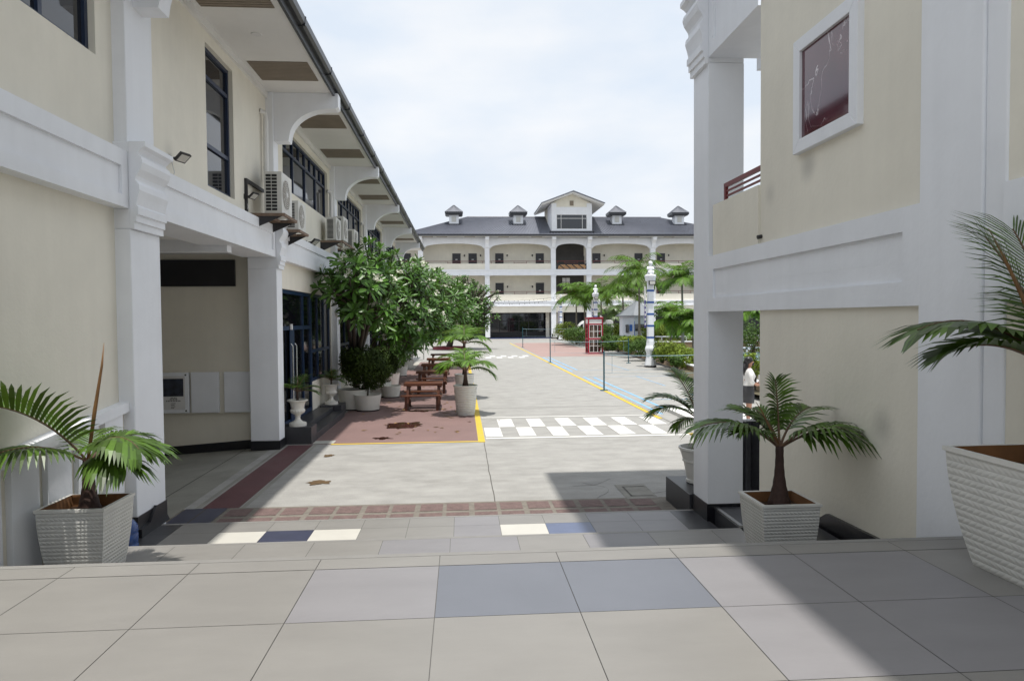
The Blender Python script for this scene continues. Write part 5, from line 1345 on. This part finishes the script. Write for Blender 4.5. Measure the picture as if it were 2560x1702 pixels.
# hedges and shrubs of the garden
hz6 = lambda x, y, Y: at(1160+x/3.733, 640+y/3.733, Y=Y)
for i, (x, y, Y, rx, rz_, n, mt, lab) in enumerate((
    (1945, 880, 38.0, 1.0, .55, 2600, M_bushy, 'yellow green shrub right of the nearest statue post'), (1850, 905, 39.5, .6, .5, 1400, M_bushg, 'small green shrub at the foot of the nearest statue post'),
    (2080, 955, 35.5, .95, .55, 2600, M_bushy, 'yellow green shrub next to the right column edge'), (1985, 985, 34.6, .35, .3, 700, M_bushg, 'little tuft in the bed before the pool'),
    (1650, 850, 46.0, 1.15, .6, 2800, M_bushg, 'green shrub left of the nearest statue post'), (1560, 815, 50.0, 1.0, .6, 2400, M_bushy, 'lime hedge shrub below the guard hut'),
    (1440, 810, 53.0, 1.15, .62, 2600, M_bushg, 'green hedge shrub right of the phone box'), (1335, 800, 55.5, .75, .75, 1800, M_bushg, 'dark green shrub touching the phone box'),
    (1380, 715, 66.0, 2.0, .95, 2600, M_bushg, 'tall hedge shrub in front of the white van'), (1270, 720, 68.0, 1.2, .9, 1600, M_bushy, 'reddish lime shrub right of the phone box top'),
    (1050, 735, 70.0, 1.3, .95, 2000, M_bushg, 'green shrub left of the phone box'), (965, 700, 80.0, 1.7, 1.1, 2200, M_bushy, 'lime shrub by the farthest statue post'),
    (1010, 745, 74.0, 1.2, .75, 1500, M_bushy, 'low lime hedge in front of the far statue post'), (1860, 715, 58.0, 2.0, .8, 2800, M_bushy, 'pale lime hedge on the upper terrace'),
    (2060, 720, 58.5, 1.8, .75, 2400, M_bushy, 'pale lime hedge at the right end of the terrace'), (1740, 735, 59, 1.0, .65, 1300, M_bushg, 'dark green bush beside the guard hut'), (2000, 690, 64, 2.6, 1.2, 2400, M_bush, 'dark hedge mass behind the lime terrace hedge'),
    (1480, 705, 62, .8, .8, 1400, M_bushy, 'lime bush between the palm trunks'), (2695, 760, 34, 1.0, .8, 1500, M_bushg, 'green bush seen through the slit by the right column'), (2705, 1010, 24.5, .55, .5, 900, M_bushy, 'lime bush beside the standing woman'))):
    p = hz6(x, y, Y); zc = max(p.z, .25+rz_*.8)
    shrub('garden_shrub', lab, (p.x, Y, zc), (rx, rx*.8, rz_), n, .15 if Y < 50 else .20, mt, 'shrubs of the court garden', 40+i, max(.0, zc-rz_-.25), shell=.55)

# guard hut, blue and white with a pointed grey roof
GH = thing('guard_hut', 'white and blue guard hut with a pointed grey roof among the palms', 'guard hut', (18.1, 60, .24))
gx, gy = hz6(1612, 700, 60.0).x, 60.0
mb = MB(); mb.lathe([(1.50, .24), (1.50, 3.05)], (gx, gy, 0), 8, rot=PI/8); O('wall', mb, mat('hut_white', (.62, .68, .74), .6, .04, 2), GH)
mb = MB(); mb.lathe([(1.85, 3.0), (1.85, 3.08), (.05, 4.35)], (gx, gy, 0), 8, rot=PI/8); O('roof', mb, M_hutroof, GH)
fy = gy-1.5*math.cos(PI/8)
mb = MB(); mb.box(gx-.50, gx+.50, fy-.03, fy-.001, 1.75, 2.35); wv = O('window', mb, M_glass, GH)
mb = MB(); mb.box(gx-.03, gx+.03, fy-.035, fy-.0305, 1.75, 2.35); O('mullion', mb, M_iron, wv)
mb = MB(); mb.box(gx-.56, gx+.56, fy-.02, fy-.0008, .95, 1.07); mb.box(gx-.56, gx-.52, fy-.02, fy-.0009, .3, 2.6)
mb.box(gx+.12, gx+.56, fy-.021, fy-.0007, .3, .70)
mb.box(gx-.9, gx-.62, fy+.12, fy+.30, 1.75, 2.3); mb.box(gx+.62, gx+.9, fy+.12, fy+.30, 1.75, 2.3); O('blue_panel', mb, M_bluel, GH)
mb = MB(); mb.box(gx-.42, gx-.1, fy-.022, fy-.0006, .38, .82); mb.box(gx+.0, gx+.1, fy-.022, fy-.0006, .78, .92); O('notice', mb, M_paper, GH)
mb = MB(); mb.box(gx-1.2, gx-1.0, fy+.28, fy+.5, 1.6, 2.3); O('side_window', mb, M_glass, GH)

# white van and white car parked in front of the hall
def wheel(P, x, y, r, axis='y'):
    mb = MB(); mb.lathe([(r*.6, -.11), (r, -.10), (r, .10), (r*.6, .11)], (0, 0, 0), 20); mb.v = [Vector((x+v.x, y+v.z, r+v.y)) for v in mb.v]; w_ = O('wheel', mb, M_tyre, P)
    mb = MB(); mb.lathe([(r*.58, -.115), (r*.3, -.125)], (0, 0, 0), 16); mb.v = [Vector((x+v.x, y+v.z, r+v.y)) for v in mb.v]; O('rim', mb, M_alu, w_)
VN = thing('white_van', 'white high roof passenger van parked behind the phone box', 'van', (20.5, 88, 0)); vx = hz6(980, 640, 88).x; vy = 87.2; L_ = 5.6
prof = [(0, .45), (0, 1.0), (.25, 1.2), (.95, 1.55), (1.55, 2.3), (1.95, 2.55), (5.2, 2.62), (5.5, 2.5), (L_, 1.6), (L_, .45)]
mb = MB(); mb.prism([(vx+a, b) for a, b in prof], 'y', vy, vy+1.95); O('body', mb, M_carw, VN, bevel=.08)
mb = MB()
for a, b in ((1.75, 2.75), (2.85, 3.95), (4.05, 5.25)): mb.prism([(vx+a, 1.5), (vx+b, 1.5), (vx+b, 2.12), (vx+a+.05, 2.12)], 'y', vy-.012, vy+.01)
mb.prism([(vx+.95, 1.52), (vx+1.65, 1.52), (vx+1.65, 2.12), (vx+1.45, 2.12)], 'y', vy-.012, vy+.01); O('window', mb, M_glass, VN)
for a in (1.0, 4.5): wheel(VN, vx+a, vy+.05, .36); wheel(VN, vx+a, vy+1.9, .36)
CR = thing('white_car', 'white car nose just showing left of the farthest statue post', 'car', (12, 95, 0)); cx, cy = hz6(835, 750, 94).x, 94.0
prof = [(0, .3), (-.02, .7), (.15, .88), (1.1, 1.02), (1.75, 1.5), (3.1, 1.52), (3.9, 1.05), (4.35, .98), (4.4, .3)]
mb = MB(); mb.prism([(cx+a, b) for a, b in prof], 'y', cy, cy+1.75); O('body', mb, M_carw, CR, bevel=.09)
mb = MB(); mb.prism([(cx+1.3, 1.05), (cx+1.85, 1.44), (cx+3.0, 1.46), (cx+3.6, 1.08)], 'y', cy-.01, cy+.01); O('window', mb, M_glass, CR)
mb = MB(); mb.box(cx-.05, cx-.01, cy+.35, cy+1.4, .45, .72); O('grille', mb, M_acd, CR)
for k in (.12, 1.35): mb = MB(); mb.box(cx-.04, cx+.1, cy+k, cy+k+.28, .70, .84); O('headlight', mb, M_lampw, CR)
for a in (.85, 3.45): wheel(CR, cx+a, cy+.05, .31); wheel(CR, cx+a, cy+1.7, .31)

# string of party bulbs sagging before the hall
SL = thing('string_lights', 'sagging string of small dark bulbs strung before the hall gallery', 'string lights', (8, 92, 5.4))
for q, (za, zb, sg) in enumerate(((5.35, 5.75, .55), (5.0, 5.55, .75))):
    A, B = Vector((3.2, 90, za)), Vector((13.0, 91.6, zb)); n = 30
    cur = [A.lerp(B, k/n)-Vector((0, 0, sg*4*(k/n)*(1-k/n)*.5)) for k in range(n+1)]
    mb = MB(); mb.tube(cur, .018, 4, cap=False); w_ = O('wire', mb, M_iron, SL)
    mb = MB()
    for k in range(1, n, 2):
        q_ = A.lerp(cur[k], 1)+Vector((rnd.uniform(-.2, .2), 0, 0)); mb.tube([q_, q_-Vector((0, 0, rnd.uniform(.08, .2)))], [.02, .035], 6)
    O('bulbs', mb, M_iron, w_)

# ------------------------------------------------------------------ the slit beside the right column
mb = MB(); mb.face([(6.3, 14, .10), (9.0, 14, .10), (9.0, 21.5, .10), (6.3, 21.5, .10)]); mb.face([(6.3, 14, 0), (6.3, 14, .1), (6.3, 21.5, .1), (6.3, 21.5, 0)]); struct('raised_pavement', mb, M_wline)
CL = thing('hanging_cloth', 'dark grey cloth hanging from a white rail behind the right column', 'cloth', (4.45, 10.6, .1))
mb = MB(); n = 26
for k in range(n):
    f = lambda k: (4.0+k*.045, 10.5+.035*math.sin(k*1.3)+.02*math.sin(k*2.9))
    a, b = f(k), f(k+1)
    for z0, z1 in ((.06, .6), (.6, 1.28)): mb.face([(a[0], a[1], z0), (b[0], b[1], z0), (b[0], b[1], z1), (a[0], a[1], z1)]); mb.face([(a[0], a[1]+.02, z0), (a[0], a[1]+.02, z1), (b[0], b[1]+.02, z1), (b[0], b[1]+.02, z0)])
O('fabric', mb, M_cloth, CL)
mb = MB(); mb.tube([(3.95, 10.5, 1.30), (5.2, 10.5, 1.30)], .02, 8); mb.tube([(5.2, 10.5, 0), (5.2, 10.5, 1.30)], .02, 8); O('rail', mb, M_white, CL)
CH = thing('white_chair', 'white metal garden chair by the terrace in the slit', 'chair', (at(1885, 860, Y=40).x, 40, .24)); xx = at(1885, 860, Y=40).x
for dx in (-.25, .22):
    for dy in (0, .45): mb = MB(); mb.box(xx+dx, xx+dx+.04, 40+dy, 40.04+dy, .24, .70 if dy == 0 else 1.25); O('leg', mb, M_white, CH)
mb = MB(); mb.box(xx-.26, xx+.27, 39.99, 40.5, .68, .72); O('seat', mb, M_white, CH)
mb = MB(); mb.box(xx-.25, xx+.26, 40.45, 40.49, .95, 1.0); mb.box(xx-.25, xx+.26, 40.45, 40.49, 1.2, 1.25); O('backrest', mb, M_white, CH)

# woman standing in profile, facing right, holding papers before her
def person(x, y, z, s=1.0):
    P = thing('person', 'woman in white blouse, dark skirt and black face mask standing behind the right column', 'person', (x, y, z))
    V = lambda a, b, c: (x+a*s, y+b*s, z+c*s)
    pts = [(-.01, 0, .92), (0, 0, 1.08), (.01, 0, 1.24), (0, 0, 1.36), (.01, 0, 1.44), (.03, 0, 1.50), (.05, 0, 1.58), (.04, 0, 1.66),
           (0, -.16, 1.34), (-.03, -.21, 1.12), (.16, -.17, 1.00), (.25, -.13, 1.00), (0, .16, 1.34), (-.02, .21, 1.12), (.17, .16, 1.02), (.25, .12, 1.02),
           (0, -.085, .86), (.01, -.085, .48), (-.02, -.085, .08), (.10, -.09, .03), (0, .085, .86), (.03, .085, .48), (.01, .085, .08), (.13, .09, .03)]
    ed = [(0, 1), (1, 2), (2, 3), (3, 4), (4, 5), (5, 6), (6, 7), (3, 8), (8, 9), (9, 10), (10, 11), (3, 12), (12, 13), (13, 14), (14, 15), (0, 16), (16, 17), (17, 18), (18, 19), (0, 20), (20, 21), (21, 22), (22, 23)]
    rad = [.15, .13, .14, .11, .05, .055, .085, .075, .052, .042, .033, .024, .052, .042, .033, .024, .085, .055, .034, .03, .085, .055, .034, .03]
    me = bpy.data.meshes.new('body'); me.from_pydata([(a*s, b*s, c*s) for a, b, c in pts], ed, []); me.materials.append(M_skin)
    o = bpy.data.objects.new('body', me); COL.objects.link(o); o.parent = P
    sk = o.modifiers.new('skin', 'SKIN'); lay = me.skin_vertices.new() if not me.skin_vertices else me.skin_vertices[0]
    for k, r in enumerate(rad): lay.data[k].radius = (r*s*(1.0 if k > 3 or k == 0 else .8), r*s); lay.data[k].use_root = (k == 0)
    o.modifiers.new('sub', 'SUBSURF').render_levels = 2
    # face and hands
    mb = MB(); mb.blob(V(.135, 0, 1.59), (.022*s, .014*s, .02*s), 8, 6); O('nose', mb, M_skin, P)
    for sy in (-1, 1):
        mb = MB(); mb.blob(V(.115, sy*.035, 1.625), (.012*s, .014*s, .008*s), 8, 6); O('eye', mb, M_hair, P)
        mb = MB(); hx, hy, hzz = .25, sy*.125, 1.01
        mb.blob(V(hx+.04, hy, hzz), (.045*s, .018*s, .038*s), 8, 6)
        for f in range(4): mb.tube([V(hx+.07, hy-sy*.004*f, hzz+.028-f*.018), V(hx+.11, hy-sy*.012, hzz+.03-f*.019), V(hx+.13-.006*abs(f-1), hy-sy*.03, hzz+.022-f*.018)], [.009*s, .008*s, .006*s], 6)
        mb.tube([V(hx+.03, hy-sy*.015, hzz+.035), V(hx+.06, hy-sy*.035, hzz+.05), V(hx+.09, hy-sy*.04, hzz+.045)], [.011*s, .009*s, .007*s], 6); O('hand', mb, M_skin, P, smooth=True)
    mb = MB(); mb.blob(V(.105, 0, 1.555), (.048*s, .062*s, .052*s), 12, 8); O('face_mask', mb, M_cloth, P, smooth=True)
    mb = MB(); mb.blob(V(.005, 0, 1.645), (.115*s, .095*s, .105*s), 14, 10); mb.blob(V(-.075, 0, 1.52), (.06*s, .09*s, .17*s), 12, 8); mb.tube([V(-.07, 0, 1.55), V(-.10, 0, 1.35), V(-.09, 0, 1.2)], [.075*s, .07*s, .02*s], 10); O('hair', mb, M_hair, P, smooth=True)
    def loft(mb, rings, n=20):
        i0 = len(mb.v)
        for cx_, rx_, ry_, zz in rings:
            for j in range(n): t = 2*PI*j/n; mb.v.append(Vector(V(cx_+rx_*math.cos(t), ry_*math.sin(t), zz)))
        for k in range(len(rings)-1):
            for j in range(n): mb.f.append((i0+k*n+j, i0+k*n+(j+1) % n, i0+(k+1)*n+(j+1) % n, i0+(k+1)*n+j)); mb.m.append(0)
    mb = MB(); loft(mb, [(.0, .145, .17, .90), (.0, .125, .155, 1.02), (.015, .13, .155, 1.12), (.035, .155, .165, 1.22), (.01, .13, .185, 1.32), (.0, .10, .17, 1.385), (.01, .06, .07, 1.44)])
    for sy in (-1, 1): mb.tube([V(0, sy*.17, 1.35), V(-.02, sy*.215, 1.22), V(-.02, sy*.218, 1.12), V(.06, sy*.195, 1.05)], [.062*s, .062*s, .055*s, .05*s], 10)
    O('blouse', mb, M_blouse, P, smooth=True)
    mb = MB(); loft(mb, [(.0, .135, .165, .98), (-.01, .155, .185, .86), (0, .15, .185, .70), (.01, .14, .175, .52)]); O('skirt', mb, M_skirt, P, smooth=True)
    for sy, dx in ((-1, 0), (1, .03)):
        mb = MB(); mb.blob(V(.045+dx, sy*.088, .035), (.115*s, .045*s, .036*s), 12, 8); O('shoe', mb, M_shoe, P, smooth=True)
    mb = MB(); mb.box(x+.33*s, x+.345*s, y-.13*s, y+.13*s, z+.95*s, z+1.25*s); O('papers', mb, M_paper, P)
pp_ = at(1871, 900, Y=18.0); person(pp_.x, 18.0, .10, 1.0)

# ------------------------------------------------------------------ fallen leaves under the trees
mb = MB(); rr = random.Random(77)
for _ in range(170):
    x, y = rr.uniform(-3.4, .3), rr.choice((rr.uniform(17.5, 30), rr.uniform(20, 46)))
    if rr.random() < .04: x, y = rr.uniform(-2.5, 4.5), rr.uniform(13, 30)
    a = rr.uniform(0, 6.3); l = rr.uniform(.05, .11); d = Vector((math.cos(a), math.sin(a), 0)); e = Vector((-d.y, d.x, 0)); c = Vector((x, y, .014))
    mb.face([c-d*l, c+e*l*.4+Vector((0, 0, .012)), c+d*l, c-e*l*.4+Vector((0, 0, .008))])
tag(O('fallen_leaves', mb, mat('dry_leaf', (.22, .13, .04), .7, .3, 8, island=.5)), 'scattered dry leaves on the red paving under the trees', 'leaves', kind='stuff')
